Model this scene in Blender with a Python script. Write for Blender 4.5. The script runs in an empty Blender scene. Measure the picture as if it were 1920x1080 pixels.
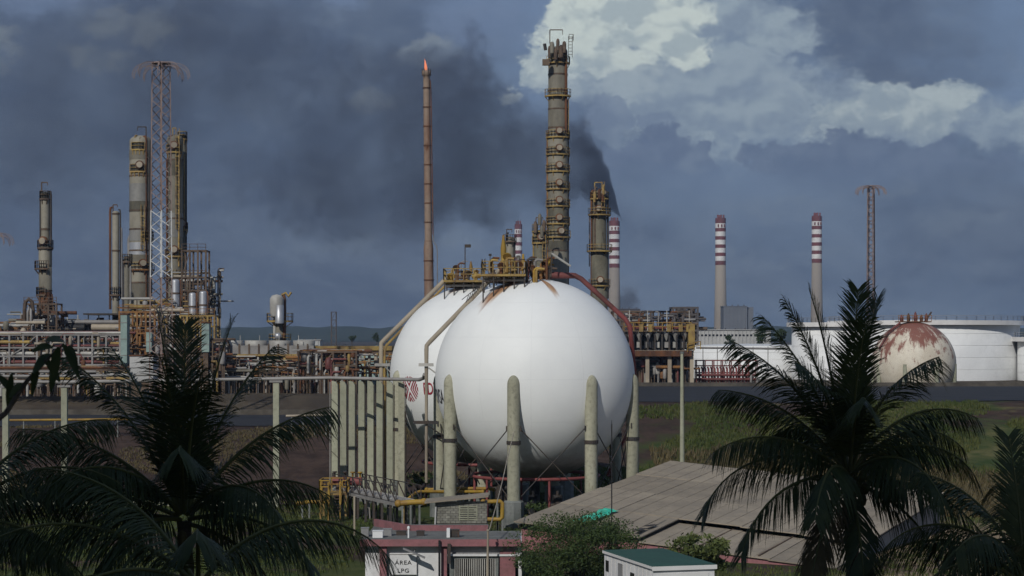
import bpy, bmesh, math, random
import numpy as np
from mathutils import Vector, Matrix, noise as mnoise
R = math.radians
random.seed(7)
rng = np.random.default_rng(7)
SC = bpy.context.scene
COL = SC.collection

# ------------------------------------------------------------------ camera
F = 3740.0            # focal length in pixels of a 1920 wide frame
CAMZ = 18.3           # metres above the tank yard
HOR = 630.0           # picture row of the horizon
cam_d = bpy.data.cameras.new('camera')
cam = bpy.data.objects.new('camera', cam_d); COL.objects.link(cam)
cam_d.sensor_width = 36.0
cam_d.lens = 36.0 * F / 1920.0
cam_d.shift_y = (HOR - 540.0) / 1920.0
cam_d.clip_start = 0.5
cam_d.clip_end = 30000
cam_d.dof.use_dof = True
cam_d.dof.focus_distance = 210
cam_d.dof.aperture_fstop = 4.0
cam.location = (0, 0, CAMZ)
cam.rotation_euler = (R(90), 0, 0)
SC.camera = cam

# ------------------------------------------------------------------ light
SUN_AZ, SUN_EL = 24.0, 35.0       # degrees left of straight behind the camera, degrees up
sd = Vector((-math.sin(R(SUN_AZ)) * math.cos(R(SUN_EL)), -math.cos(R(SUN_AZ)) * math.cos(R(SUN_EL)), math.sin(R(SUN_EL))))
sun_d = bpy.data.lights.new('sun', 'SUN'); sun = bpy.data.objects.new('sun', sun_d); COL.objects.link(sun)
sun_d.energy = 2.75; sun_d.angle = R(0.5); sun_d.color = (1.0, 0.965, 0.90)
sun.rotation_euler = sd.to_track_quat('Z', 'Y').to_euler()
sun.location = (-200, -200, 300)

SC.view_settings.view_transform = 'Standard'
SC.view_settings.look = 'None'
SC.view_settings.exposure = 0.0
SC.view_settings.gamma = 1.0
SC.view_settings.use_curve_mapping = False
SC.render.engine = 'CYCLES'
SC.cycles.use_denoising = True
SC.cycles.max_bounces = 6
SC.cycles.diffuse_bounces = 3
SC.cycles.glossy_bounces = 2
SC.cycles.transmission_bounces = 3
SC.cycles.transparent_max_bounces = 6
SC.cycles.volume_bounces = 0
SC.cycles.volume_max_steps = 128
SC.cycles.use_adaptive_sampling = True
SC.cycles.adaptive_threshold = 0.025

class NT:
    """small helper for wiring node trees"""
    def __init__(s, tree): s.t = tree; s.n = tree.nodes; s.l = tree.links
    def new(s, typ, **kw):
        nd = s.n.new(typ)
        for k, v in kw.items(): setattr(nd, k, v)
        return nd
    def put(s, sock, v):
        if isinstance(v, bpy.types.NodeSocket): s.l.new(v, sock)
        else: sock.default_value = v
    def m(s, op, a, b=None, c=None, clamp=False):
        nd = s.new('ShaderNodeMath', operation=op, use_clamp=clamp)
        for i, v in enumerate((a, b, c)):
            if v is not None: s.put(nd.inputs[i], v)
        return nd.outputs[0]
    def vm(s, op, a, b=None):
        nd = s.new('ShaderNodeVectorMath', operation=op)
        s.put(nd.inputs[0], a)
        if b is not None: s.put(nd.inputs[1], b)
        return nd.outputs[0]
    def ss(s, v, lo, hi, a=0.0, b=1.0):
        nd = s.new('ShaderNodeMapRange', interpolation_type='SMOOTHSTEP')
        s.put(nd.inputs['Value'], v)
        s.put(nd.inputs['From Min'], lo); s.put(nd.inputs['From Max'], hi)
        s.put(nd.inputs['To Min'], a); s.put(nd.inputs['To Max'], b)
        return nd.outputs['Result']
    def noise(s, vec, scale, detail=4.0, rough=0.55, dist=0.0):
        nd = s.new('ShaderNodeTexNoise')
        s.put(nd.inputs['Vector'], vec)
        nd.inputs['Scale'].default_value = scale; nd.inputs['Detail'].default_value = detail
        nd.inputs['Roughness'].default_value = rough; nd.inputs['Distortion'].default_value = dist
        return nd
    def mix(s, fac, a, b):
        nd = s.new('ShaderNodeMix', data_type='RGBA')
        s.put(nd.inputs[0], fac)
        for i, v in ((6, a), (7, b)):
            if isinstance(v, (tuple, list)): v = tuple(v[:3]) + (1.0,)
            s.put(nd.inputs[i], v)
        return nd.outputs[2]
    def comb(s, x, y, z):
        nd = s.new('ShaderNodeCombineXYZ')
        for i, v in enumerate((x, y, z)): s.put(nd.inputs[i], v)
        return nd.outputs[0]
    def sep(s, v):
        nd = s.new('ShaderNodeSeparateXYZ'); s.put(nd.inputs[0], v); return nd.outputs

# ------------------------------------------------------------------ sky
world = bpy.data.worlds.new('World'); SC.world = world; world.use_nodes = True
w = NT(world.node_tree); w.n.clear()
WST = 0.1
sky = w.new('ShaderNodeTexSky', sky_type='NISHITA')
sky.sun_disc = False
sky.sun_elevation = R(SUN_EL)
sky.sun_rotation = R(180 + SUN_AZ)
sky.altitude = 20; sky.air_density = 1.0; sky.dust_density = 1.6; sky.ozone_density = 2.0
tc = w.new('ShaderNodeTexCoord')
dirv = tc.outputs['Generated']
dx, dy, dz = w.sep(dirv)
az = w.m('ARCTAN2', dx, dy)                 # 0 straight ahead, + to the right
el = w.m('ARCSINE', dz)
stretch = w.vm('MULTIPLY', dirv, (1.0, 1.0, 1.7))
warp = w.vm('SUBTRACT', w.noise(stretch, 9.0, 6, 0.6).outputs['Color'], (0.5, 0.5, 0.5))
def C(r, g, b): return (r / WST, g / WST, b / WST)
def A_(px): return (px - 960.0) / F
def E_(py): return (HOR - py) / F
n_big = w.noise(w.vm('ADD', stretch, w.vm('MULTIPLY', warp, (.07, .07, .07))), 7.0, 7, 0.55).outputs['Fac']
n_mid = w.noise(w.vm('ADD', stretch, (3.1, 1.7, .4)), 22.0, 9, 0.60, 0.4).outputs['Fac']
n_fin = w.noise(w.vm('ADD', stretch, (7.1, 2.7, 1.4)), 60.0, 8, 0.62, 0.2).outputs['Fac']
flat = w.comb(az, w.m('MULTIPLY', el, 1.35), 0.0)
# cloud layers, back to front; outlines are rounded lobes frayed by turbulence
wn = w.vm('SUBTRACT', w.noise(flat, 46.0, 9, 0.66).outputs['Color'], (0.5, 0.5, 0.5))
wx_, wy_, wz_ = w.sep(wn)
wf = w.vm('ADD', flat, w.vm('MULTIPLY', wn, (.020, .020, 0)))
def relief(off): return w.noise(w.vm('ADD', wf, off), 34.0, 8, .56).outputs['Fac']
bil = relief((1.3, .2, 2.2)); bil_up = relief((1.3 - .0035, .2 + .0065, 2.2))      # the same relief a little sunward: their difference is light and shade
puff = w.m('SUBTRACT', bil, .5)
azw = w.m('ADD', az, w.m('MULTIPLY', wx_, .036)); elw = w.m('ADD', el, w.m('MULTIPLY', wy_, .036))
n_soft = w.noise(w.vm('ADD', flat, (3.1, 1.7, .4)), 24.0, 5, 0.5).outputs['Fac']
def lobes(lst):
    f = None
    for (cx, cy, rx, ry) in lst:
        ex = w.m('DIVIDE', w.m('SUBTRACT', azw, A_(cx)), rx / F); ey = w.m('DIVIDE', w.m('SUBTRACT', elw, E_(cy)), ry / F)
        g = w.m('SUBTRACT', 1.0, w.m('SQRT', w.m('ADD', w.m('MULTIPLY', ex, ex), w.m('MULTIPLY', ey, ey))))
        f = g if f is None else w.m('MAXIMUM', f, g)
    return w.m('ADD', w.m('MAXIMUM', f, -2.0), w.m('MULTIPLY', puff, 1.1))
def layer(col, lst, lo, hi, amount, soft=.16, fade=None, edge=0.0, tone=None, relf=2.2):
    f = lobes(lst); msk = w.m('MULTIPLY', w.ss(f, edge, edge + soft), amount)
    if fade: msk = w.m('MULTIPLY', msk, w.ss(elw, E_(fade[1]), E_(fade[0])))
    t_ = tone if tone is not None else n_soft
    return w.mix(msk, col, w.mix(w.ss(w.m('ADD', t_, w.m('MULTIPLY', w.m('SUBTRACT', bil, bil_up), relf)), .25, .75), lo, hi))
veil = w.mix(w.ss(n_big, .38, .62), C(.145, .208, .335), C(.105, .150, .245))
col = w.mix(0.9, sky.outputs[0], veil)
# below the cloud deck the air is an even slate blue
col = w.mix(w.ss(el, .02, .12, .9, .0), col, w.mix(w.ss(n_mid, .35, .68), C(.108, .148, .222), C(.150, .194, .266)))
# dark bank drifting over the left half and on round the sky behind
dk = w.ss(w.m('ADD', n_big, w.ss(az, .02, -.10, .0, .26)), .46, .66)
col = w.mix(w.m('MULTIPLY', dk, .62), col, w.mix(w.ss(n_mid, .36, .66), C(.062, .082, .132), C(.105, .132, .185)))
wisp = w.ss(n_fin, .48, .74)
col = w.mix(w.m('MULTIPLY', wisp, .20), col, C(.20, .25, .31))
col = layer(col, [(905, 40, 150, 80), (80, 20, 160, 40), (640, 10, 60, 40)], C(.150, .210, .330), C(.165, .225, .345), .75, .7)
col = layer(col, [(22, 105, 62, 48), (255, 60, 110, 46), (190, 125, 80, 30), (800, 115, 70, 34), (700, 190, 70, 46)], C(.15, .185, .235), C(.245, .285, .315), .62, .6)
# pale high bank on the right
col = layer(col, [(1330, 190, 260, 150), (1520, 215, 230, 80), (1700, 230, 190, 70), (1250, 60, 200, 110), (1880, 250, 110, 60), (1420, 60, 140, 70)], C(.235, .30, .38), C(.335, .41, .465), .92, .5)
# sunlit towers
col = layer(col, [(1660, 195, 78, 46), (1600, 225, 96, 46), (1720, 240, 80, 34), (1560, 250, 70, 26), (1770, 190, 60, 36)], C(.31, .38, .43), C(.46, .53, .54), .85, .36, fade=(225, 295), relf=3.0)
col = layer(col, [(1100, 60, 108, 92), (1215, 30, 120, 92), (1030, 135, 64, 58), (968, 182, 30, 22), (1270, 90, 70, 40), (1150, 140, 110, 55)], C(.40, .475, .50), C(.60, .67, .635), 1.0, .27, fade=(80, 245), relf=3.2)
# shaded masses standing in front
col = layer(col, [(1300, 170, 150, 56), (1420, 150, 110, 46), (1220, 165, 90, 44), (1110, 170, 60, 36)], C(.225, .290, .375), C(.305, .375, .440), .72, .22, fade=(150, 290))
col = layer(col, [(1140, 225, 56, 46), (1232, 232, 40, 24)], C(.175, .230, .325), C(.215, .275, .365), .85, .14, fade=(230, 300))
col = layer(col, [(1235, 290, 72, 52), (1175, 310, 90, 50), (1325, 300, 30, 26), (1290, 330, 70, 40)], C(.118, .160, .252), C(.150, .198, .292), .9, .2, fade=(280, 370))
col = layer(col, [(1590, 285, 46, 34), (1500, 305, 90, 34), (1660, 300, 80, 38), (1745, 300, 52, 42), (1430, 290, 50, 24), (1850, 345, 120, 40), (1620, 330, 210, 50)], C(.112, .152, .238), C(.145, .190, .278), .85, .24, fade=(290, 385))
# faint pale patches low in the sky
col = layer(col, [(1470, 400, 130, 30), (1660, 360, 60, 26), (1480, 480, 160, 20), (1820, 420, 120, 26), (620, 470, 160, 26), (880, 440, 90, 24)], C(.14, .18, .25), C(.19, .235, .29), .35, .6)
bg = w.new('ShaderNodeBackground'); w.put(bg.inputs[0], col); bg.inputs[1].default_value = WST
world.cycles.sampling_method = 'MANUAL'; world.cycles.sample_map_resolution = 256
wo = w.new('ShaderNodeOutputWorld'); w.l.new(bg.outputs[0], wo.inputs[0])

# ------------------------------------------------------------------ helpers
def W(px, py, d):
    """picture column, picture row and distance -> point in the world"""
    return Vector(((px - 960.0) / F * d, d, CAMZ - (py - HOR) / F * d))
ORIGIN = {}
def thing(name, label, cat, loc, group=None):
    o = bpy.data.objects.new(name, None); COL.objects.link(o)
    o.location = loc; o.empty_display_size = .5
    o['label'] = label; o['category'] = cat; o['kind'] = 'thing'
    if group: o['group'] = group
    ORIGIN[o] = Vector(loc)
    return o
def tag(o, label, cat, group=None):
    o['label'] = label; o['category'] = cat; o['kind'] = 'thing'
    if group: o['group'] = group
    return o
class MB:
    def __init__(s): s.v = []; s.f = []; s.smooth = []
    def add(s, vs, fs, smooth=False):
        b = len(s.v); s.v.extend([tuple(x) for x in vs])
        for q in fs: s.f.append(tuple(i + b for i in q)); s.smooth.append(smooth)
        return s
    def box(s, c, size, rz=0.0):
        hx, hy, hz = size[0] / 2, size[1] / 2, size[2] / 2
        cs, sn = math.cos(rz), math.sin(rz); vs = []
        for z in (-hz, hz):
            for (x, y) in ((-hx, -hy), (hx, -hy), (hx, hy), (-hx, hy)):
                vs.append((c[0] + x * cs - y * sn, c[1] + x * sn + y * cs, c[2] + z))
        return s.add(vs, [(3, 2, 1, 0), (4, 5, 6, 7), (0, 1, 5, 4), (1, 2, 6, 5), (2, 3, 7, 6), (3, 0, 4, 7)])
    def bb(s, a, b):
        return s.box([(a[i] + b[i]) / 2 for i in range(3)], [abs(b[i] - a[i]) for i in range(3)])
    def bar(s, a, b, w_, h_=None):
        """square bar between two points"""
        a = Vector(a); b = Vector(b); t = (b - a)
        if t.length < 1e-6: return s
        t.normalize()
        u = t.cross(Vector((0, 0, 1)))
        if u.length < 1e-3: u = Vector((1, 0, 0))
        u.normalize(); v = u.cross(t); h_ = h_ or w_
        u = u * w_ / 2; v = v * h_ / 2
        vs = [a - u - v, a + u - v, a + u + v, a - u + v, b - u - v, b + u - v, b + u + v, b - u + v]
        return s.add(vs, [(3, 2, 1, 0), (4, 5, 6, 7), (0, 1, 5, 4), (1, 2, 6, 5), (2, 3, 7, 6), (3, 0, 4, 7)])
    def cyl(s, a, b, r0, r1=None, n=10, caps=True):
        a = Vector(a); b = Vector(b); r1 = r0 if r1 is None else r1
        t = (b - a).normalized(); u = t.cross(Vector((0, 0, 1)))
        if u.length < 1e-3: u = Vector((1, 0, 0))
        u.normalize(); v = t.cross(u); vs = []
        for (p, r) in ((a, r0), (b, r1)):
            for i in range(n):
                an = 2 * math.pi * i / n
                vs.append(p + (u * math.cos(an) + v * math.sin(an)) * r)
        s.add(vs, [(i, (i + 1) % n, n + (i + 1) % n, n + i) for i in range(n)], True)
        if caps: s.add(vs, [tuple(range(n))[::-1], tuple(range(n, 2 * n))])
        return s
    def path(s, pts, r, n=8):
        pts = [Vector(p) for p in pts]
        rr = r if isinstance(r, (list, tuple)) else [r] * len(pts)
        vs = []; up = None
        for i, p in enumerate(pts):
            t = (pts[min(i + 1, len(pts) - 1)] - pts[max(i - 1, 0)]).normalized()
            if up is None:
                up = Vector((0, 0, 1)) if abs(t.z) < .9 else Vector((1, 0, 0))
            u = t.cross(up).normalized(); v = u.cross(t).normalized(); up = v
            for k in range(n):
                an = 2 * math.pi * k / n
                vs.append(p + (u * math.cos(an) + v * math.sin(an)) * rr[i])
        fs = []
        for i in range(len(pts) - 1):
            for k in range(n):
                fs.append((i * n + k, i * n + (k + 1) % n, (i + 1) * n + (k + 1) % n, (i + 1) * n + k))
        s.add(vs, fs, True)
        m_ = (len(pts) - 1) * n
        s.add(vs, [tuple(range(n))[::-1], tuple(range(m_, m_ + n))])
        return s
    def lathe(s, c, prof, n=20, a0=0.0, a1=2 * math.pi, smooth=True):
        """prof: (radius, height) from the bottom up"""
        c = Vector(c); full = abs(a1 - a0 - 2 * math.pi) < 1e-6
        k_ = n if full else n + 1; vs = []
        for (r, z) in prof:
            for k in range(k_):
                an = a0 + (a1 - a0) * k / n
                vs.append((c.x + r * math.cos(an), c.y + r * math.sin(an), c.z + z))
        fs = []
        for i in range(len(prof) - 1):
            for k in range(n):
                k2 = (k + 1) % k_
                fs.append((i * k_ + k, i * k_ + k2, (i + 1) * k_ + k2, (i + 1) * k_ + k))
        return s.add(vs, fs, smooth)
    def sector(s, c, r0, r1, a0, a1, z0, z1, n=10):
        c = Vector(c)
        prof = [(r0, z0), (r1, z0), (r1, z1), (r0, z1), (r0, z0)]
        s.lathe(c, prof, n, a0, a1, False)
        for an in (a0, a1):
            s.add([(c.x + r * math.cos(an), c.y + r * math.sin(an), c.z + z) for (r, z) in prof[:4]], [(0, 1, 2, 3)])
        return s
    def rail(s, pts, h=1.1, t=.07, closed=False, step=1.5):
        """posts and two rails along a polyline of deck-level points"""
        pts = [Vector(p) for p in pts]
        if closed: pts = pts + [pts[0]]
        for a, b in zip(pts[:-1], pts[1:]):
            n = max(1, int(round((b - a).length / step)))
            for i in range(n + 1):
                p = a.lerp(b, i / n); s.bar(p, p + Vector((0, 0, h)), t)
            for hh in (h * .52, h): s.bar(a + Vector((0, 0, hh)), b + Vector((0, 0, hh)), t)
        return s
    def build(s, name, mat, parent=None, kind=None, label=None):
        me = bpy.data.meshes.new(name)
        o0 = ORIGIN.get(parent, Vector((0, 0, 0))) if parent is not None else Vector((0, 0, 0))
        if parent is None and s.v:
            a = np.array(s.v); o0 = Vector((float(a[:, 0].mean()), float(a[:, 1].mean()), float(a[:, 2].min())))
        me.from_pydata([(x - o0.x, y - o0.y, z - o0.z) for (x, y, z) in s.v], [], s.f)
        me.polygons.foreach_set('use_smooth', s.smooth)
        me.materials.append(mat); me.update()
        o = bpy.data.objects.new(name, me); COL.objects.link(o)
        if parent is not None: o.parent = parent
        else: o.location = o0
        ORIGIN[o] = o0
        if kind: o['kind'] = kind
        if label: o['label'] = label
        return o

# ------------------------------------------------------------------ materials
MATS = {}
def mat(name, c1, c2=None, scale=.6, rough=.75, metal=0.0, rust=0.0, rustc=(.17, .065, .025), stretch=1.0, bump=0.0, lo=.35, hi=.65, dirt=0.0, rscale=None, var=0.0):
    m = bpy.data.materials.new(name); m.use_nodes = True; t = NT(m.node_tree)
    b = t.n['Principled BSDF']
    geo = t.new('ShaderNodeNewGeometry'); pos = geo.outputs['Position']
    p2 = t.vm('MULTIPLY', pos, (1, 1, stretch)) if stretch != 1.0 else pos
    c2 = c2 or tuple(x * .72 for x in c1)
    n1 = t.noise(p2, scale, 6, .62).outputs['Fac']
    colr = t.mix(t.ss(n1, lo, hi), c1, c2)
    if dirt:
        n3 = t.noise(pos, scale * 5, 5, .65).outputs['Fac']
        colr = t.mix(t.m('MULTIPLY', t.ss(n3, .45, .75), dirt), colr, tuple(x * .35 for x in c1))
    if rust:
        n2 = t.noise(t.vm('ADD', t.vm('MULTIPLY', pos, (1, 1, .28)), (9.1, 3.3, 5.2)), rscale or scale * 1.9, 7, .68).outputs['Fac']
        colr = t.mix(t.ss(n2, .72 - .34 * rust, .80 - .26 * rust), colr, t.mix(n1, rustc, tuple(x * .55 for x in rustc)))
    if var:
        oi = t.new('ShaderNodeObjectInfo'); f_ = t.m('ADD', t.m('MULTIPLY', t.m('SUBTRACT', oi.outputs['Random'], .5), 2 * var), 1.0)
        colr = t.vm('MULTIPLY', colr, t.comb(f_, f_, f_))
    t.put(b.inputs['Base Color'], colr)
    b.inputs['Roughness'].default_value = rough; b.inputs['Metallic'].default_value = metal
    b.inputs['Specular IOR Level'].default_value = .3
    if bump:
        bp = t.new('ShaderNodeBump'); bp.inputs['Strength'].default_value = bump; bp.inputs['Distance'].default_value = .05
        t.put(bp.inputs['Height'], t.noise(pos, scale * 8, 5, .6).outputs['Fac']); t.put(b.inputs['Normal'], bp.outputs[0])
    MATS[name] = m
    return m
M = {}
M['concrete'] = mat('concrete', (.33, .335, .25), (.27, .275, .205), .35, .85, stretch=.4, dirt=.4, bump=.15, rust=.08, rustc=(.20, .19, .15), var=.16)
M['leg'] = mat('fireproofed_concrete', (.37, .36, .27), (.28, .275, .205), .6, .85, stretch=.3, rust=.26, rustc=(.20, .15, .10), dirt=.6, bump=.4, var=.1)
M['grey_concrete'] = mat('grey_concrete', (.20, .21, .20), (.13, .14, .13), .7, .9, dirt=.4, bump=.2)
M['block'] = mat('bare_block', (.24, .235, .20), (.17, .165, .14), 1.2, .92, dirt=.4, bump=.3, var=.16)
M['mortar'] = mat('mortar', (.13, .125, .11), None, 1.5, .95)
M['steel_dark'] = mat('dark_steel', (.035, .034, .035), (.06, .045, .035), .8, .6, rust=.2)
M['black'] = mat('black_paint', (.012, .012, .014), None, 1, .6)
M['beige_pipe'] = mat('beige_pipe', (.36, .31, .235), (.26, .22, .17), .4, .6, rust=.15, stretch=.5, var=.16)
M['grey_pipe'] = mat('grey_pipe', (.27, .26, .25), (.20, .19, .18), .4, .55, rust=.1, var=.16)
M['pale_pipe'] = mat('pale_pipe', (.42, .41, .38), (.30, .29, .27), .4, .5, rust=.18, var=.16)
M['red_pipe'] = mat('red_pipe', (.235, .065, .06), (.17, .05, .048), .5, .55, rust=.2)
M['maroon_pipe'] = mat('maroon_pipe', (.18, .055, .05), (.11, .04, .035), .5, .6, rust=.2)
M['yellow'] = mat('yellow_paint', (.35, .225, .035), (.24, .14, .035), .7, .55, rust=.34, rustc=(.11, .055, .025), var=.12)
M['yellow_old'] = mat('weathered_yellow_paint', (.36, .25, .075), (.23, .15, .06), .7, .65, rust=.5, rustc=(.11, .055, .03), var=.16)
M['orange_rust'] = mat('orange_rusted_steel', (.27, .135, .045), (.14, .07, .035), .6, .8, rust=.35)
M['rust'] = mat('rusted_steel', (.16, .068, .03), (.075, .038, .024), .5, .85, stretch=.4, var=.16)
M['column'] = mat('weathered_column_cladding', (.20, .185, .145), (.135, .122, .095), .28, .65, stretch=.35, rust=.35, rustc=(.10, .065, .035), dirt=.35)
M['column_pale'] = mat('pale_column_cladding', (.27, .25, .20), (.17, .155, .12), .22, .6, stretch=.3, rust=.25, rustc=(.15, .10, .055), dirt=.3, var=.16)
M['column_dark'] = mat('sooty_column_cladding', (.16, .15, .11), (.08, .073, .055), .3, .7, stretch=.4, rust=.35, rustc=(.06, .045, .03), dirt=.45)
M['brown_steel'] = mat('brown_steel', (.14, .10, .07), (.08, .055, .04), .6, .75, rust=.35, var=.16)
M['silver'] = mat('aluminium_cladding', (.50, .51, .53), (.36, .37, .39), .35, .42, metal=.55, stretch=.3, rust=.1)
M['silver_dull'] = mat('dull_metal_cladding', (.27, .265, .25), (.19, .185, .17), .35, .5, metal=.2, stretch=.3, rust=.2, rustc=(.13, .10, .07), dirt=.3)
M['flare'] = mat('rusty_flare_stack', (.27, .20, .15), (.18, .085, .05), .25, .7, stretch=.22, rust=.34, rustc=(.14, .055, .025), dirt=.35, rscale=.35)
M['stackconc'] = mat('chimney_concrete', (.30, .265, .225), (.25, .22, .19), .03, .9, stretch=.3)
M['red_band'] = mat('chimney_red_paint', (.17, .05, .05), (.135, .045, .045), .1, .7)
M['white_band'] = mat('chimney_white_paint', (.72, .71, .70), (.58, .57, .56), .1, .7)
M['white'] = mat('white_paint', (.74, .75, .75), (.66, .67, .67), .12, .5, dirt=.1)
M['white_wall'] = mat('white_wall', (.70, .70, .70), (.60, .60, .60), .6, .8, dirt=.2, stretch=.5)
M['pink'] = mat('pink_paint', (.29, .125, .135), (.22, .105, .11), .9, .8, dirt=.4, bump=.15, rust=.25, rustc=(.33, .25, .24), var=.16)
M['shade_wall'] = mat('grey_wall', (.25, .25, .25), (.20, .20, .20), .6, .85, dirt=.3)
M['roofconc'] = mat('grey_roof_screed', (.17, .175, .165), (.12, .12, .115), .5, .9, dirt=.5, bump=.15)
M['roof'] = mat('weathered_roof_sheet', (.30, .255, .195), (.245, .21, .165), .35, .85, dirt=.3, bump=.1, rust=.14, rustc=(.27, .18, .125), var=.16)
M['green_roof'] = mat('green_roof_sheet', (.024, .082, .056), (.02, .065, .046), .5, .6, dirt=.3)
M['turquoise'] = mat('turquoise_plastic', (.03, .40, .26), (.05, .55, .38), 2.5, .3)
M['teal'] = mat('pale_teal_paint', (.27, .36, .33), (.20, .27, .25), .5, .7, rust=.22)
M['glass'] = mat('dark_glass', (.015, .016, .018), None, 1, .15)
M['mast_rust'] = mat('rusty_galvanised_steel', (.29, .225, .20), (.21, .145, .125), .5, .7, rust=.2)
M['mast_white'] = mat('white_galvanised_steel', (.62, .62, .60), (.5, .5, .49), .5, .6)
M['bldg_grey'] = mat('grey_cladding', (.155, .165, .185), (.13, .14, .16), .05, .7)
M['far_dark'] = mat('far_dark_steel', (.075, .07, .075), (.10, .085, .08), .3, .8)
M['farwhite'] = mat('far_white_wall', (.46, .46, .45), (.38, .38, .37), .1, .8)
M['tyre'] = mat('dark_rubber', (.02, .02, .02), None, 1, .8)
M['letter'] = mat('dark_grey_lettering', (.06, .055, .06), None, 2, .7)
M['emblem'] = mat('red_emblem_paint', (.33, .025, .045), (.27, .025, .04), 2, .6)
M['sign_black'] = mat('black_lettering', (.012, .012, .012), None, 2, .7)
M['rope'] = mat('pale_rope', (.34, .30, .24), None, 2, .9)
M['bark'] = mat('palm_bark', (.10, .085, .065), (.05, .042, .032), 3, .95, stretch=4, bump=.4)
M['coconut'] = mat('coconut_husk', (.10, .09, .03), (.06, .05, .02), 4, .6)
def leafmat(name, c1, c2, scale=.8, trans=.25, rough=.5):
    m = bpy.data.materials.new(name); m.use_nodes = True; t = NT(m.node_tree)
    b = t.n['Principled BSDF']; out = t.n['Material Output']
    geo = t.new('ShaderNodeNewGeometry')
    n1 = t.noise(geo.outputs['Position'], scale, 4, .6).outputs['Fac']
    n2 = t.noise(geo.outputs['Position'], scale * 9, 2, .6).outputs['Fac']
    c = t.mix(t.ss(t.m('ADD', t.m('MULTIPLY', n1, .6), t.m('MULTIPLY', n2, .4)), .36, .64), c1, c2)
    t.put(b.inputs['Base Color'], c); b.inputs['Roughness'].default_value = rough
    b.inputs['Specular IOR Level'].default_value = .2
    tr = t.new('ShaderNodeBsdfTranslucent'); t.put(tr.inputs[0], c)
    mx = t.new('ShaderNodeMixShader'); mx.inputs[0].default_value = trans
    t.l.new(b.outputs[0], mx.inputs[1]); t.l.new(tr.outputs[0], mx.inputs[2]); t.l.new(mx.outputs[0], out.inputs[0])
    return m
M['palm'] = leafmat('palm_leaf', (.032, .050, .020), (.060, .075, .024), .5, .14, .45)
M['palm_dead'] = leafmat('withered_palm_leaf', (.075, .06, .03), (.11, .085, .04), .6, .12, .6)
M['rachis'] = mat('palm_midrib', (.10, .105, .03), (.07, .075, .025), 1, .6)
M['bush'] = leafmat('bush_leaf', (.035, .062, .020), (.075, .105, .035), .7, .2, .6)
M['bush_pale'] = leafmat('pale_bush_leaf', (.07, .095, .03), (.13, .15, .05), .7, .2, .6)
M['grass'] = leafmat('grass_blade', (.055, .085, .022), (.11, .115, .035), .12, .2, .7)
M['drygrass'] = leafmat('dry_grass_blade', (.10, .085, .045), (.16, .125, .06), .15, .2, .7)
M['tree_far'] = leafmat('far_tree_leaf', (.03, .05, .022), (.05, .07, .03), .3, .1, .7)
# painted steel of the near spheres: rust runs from the crown, grime and painted shade under the belly, faint plate seams
def sphere_paint(name, rust_amt, belly, cz, radius, cx, cy, runs, red=None, tone=((.78, .795, .785), (.745, .76, .755))):
    m = bpy.data.materials.new(name); m.use_nodes = True; t = NT(m.node_tree); b = t.n['Principled BSDF']
    geo = t.new('ShaderNodeNewGeometry')
    p = t.vm('SUBTRACT', geo.outputs['Position'], (cx, cy, cz))
    x, y, z = t.sep(p)
    zn = t.m('DIVIDE', z, radius)
    polar = t.m('ARCCOSINE', t.m('MINIMUM', t.m('MAXIMUM', zn, -1.0), 1.0))
    azm = t.m('ARCTAN2', y, x)
    base = t.mix(t.ss(t.noise(p, .35, 6, .6).outputs['Fac'], .35, .7), tone[0], tone[1])
    # plate seams
    sv = t.m('PINGPONG', t.m('ADD', polar, .12), .21)
    sm_ = t.m('PINGPONG', t.m('ADD', azm, .05), .2618)
    seam = t.m('MULTIPLY', t.m('MAXIMUM', t.ss(sv, .0, .005, 1.0, 0.0), t.ss(sm_, 0.0, .005, 1.0, 0.0)), .24)
    base = t.mix(seam, base, (.5, .5, .5))
    # brown belly: grime, with the underside's shade painted into the colour too
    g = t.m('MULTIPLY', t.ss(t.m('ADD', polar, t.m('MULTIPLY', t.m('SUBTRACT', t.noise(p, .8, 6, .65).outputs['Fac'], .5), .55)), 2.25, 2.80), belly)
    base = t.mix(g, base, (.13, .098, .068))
    # rust runs: streaks that follow the fall line
    sn = t.noise(t.comb(t.m('MULTIPLY', azm, 14.0), t.m('MULTIPLY', polar, 1.4), 0.0), 1.0, 6, .65).outputs['Fac']
    tot = None
    for (a0, aw, p1, amp) in runs:
        d = t.m('ABSOLUTE', t.m('SUBTRACT', azm, a0))
        k = t.m('MULTIPLY', t.ss(d, 0.0, aw, 1.0, 0.0), t.ss(polar, p1 * .25, p1, 1.0, 0.0))
        k = t.m('MULTIPLY', k, amp)
        tot = k if tot is None else t.m('MAXIMUM', tot, k)
    rr = t.ss(t.m('ADD', t.m('MULTIPLY', tot, .75), t.m('MULTIPLY', sn, .60)), .58, .95)
    base = t.mix(t.m('MULTIPLY', rr, rust_amt), base, t.mix(t.ss(sn, .4, .65), (.46, .27, .13), (.22, .085, .035)))
    if red:
        n5 = t.noise(t.comb(t.m('MULTIPLY', azm, 5.5), t.m('MULTIPLY', polar, 1.9), 2.0), 1.0, 7, .72, .6).outputs['Fac']
        n6 = t.noise(t.vm('ADD', p, (2.2, 0, 1.4)), .34, 6, .7, .5).outputs['Fac']
        n5 = t.m('ADD', t.m('ADD', t.m('MULTIPLY', n5, .55), t.m('MULTIPLY', n6, .45)), t.m('SUBTRACT', t.m('MULTIPLY', zn, .20), .07))
        base = t.mix(t.m('MULTIPLY', t.ss(n5, .48, .575), .95), base, red)
    t.put(b.inputs['Base Color'], base)
    b.inputs['Roughness'].default_value = .55; b.inputs['Specular IOR Level'].default_value = .3
    return m

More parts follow.
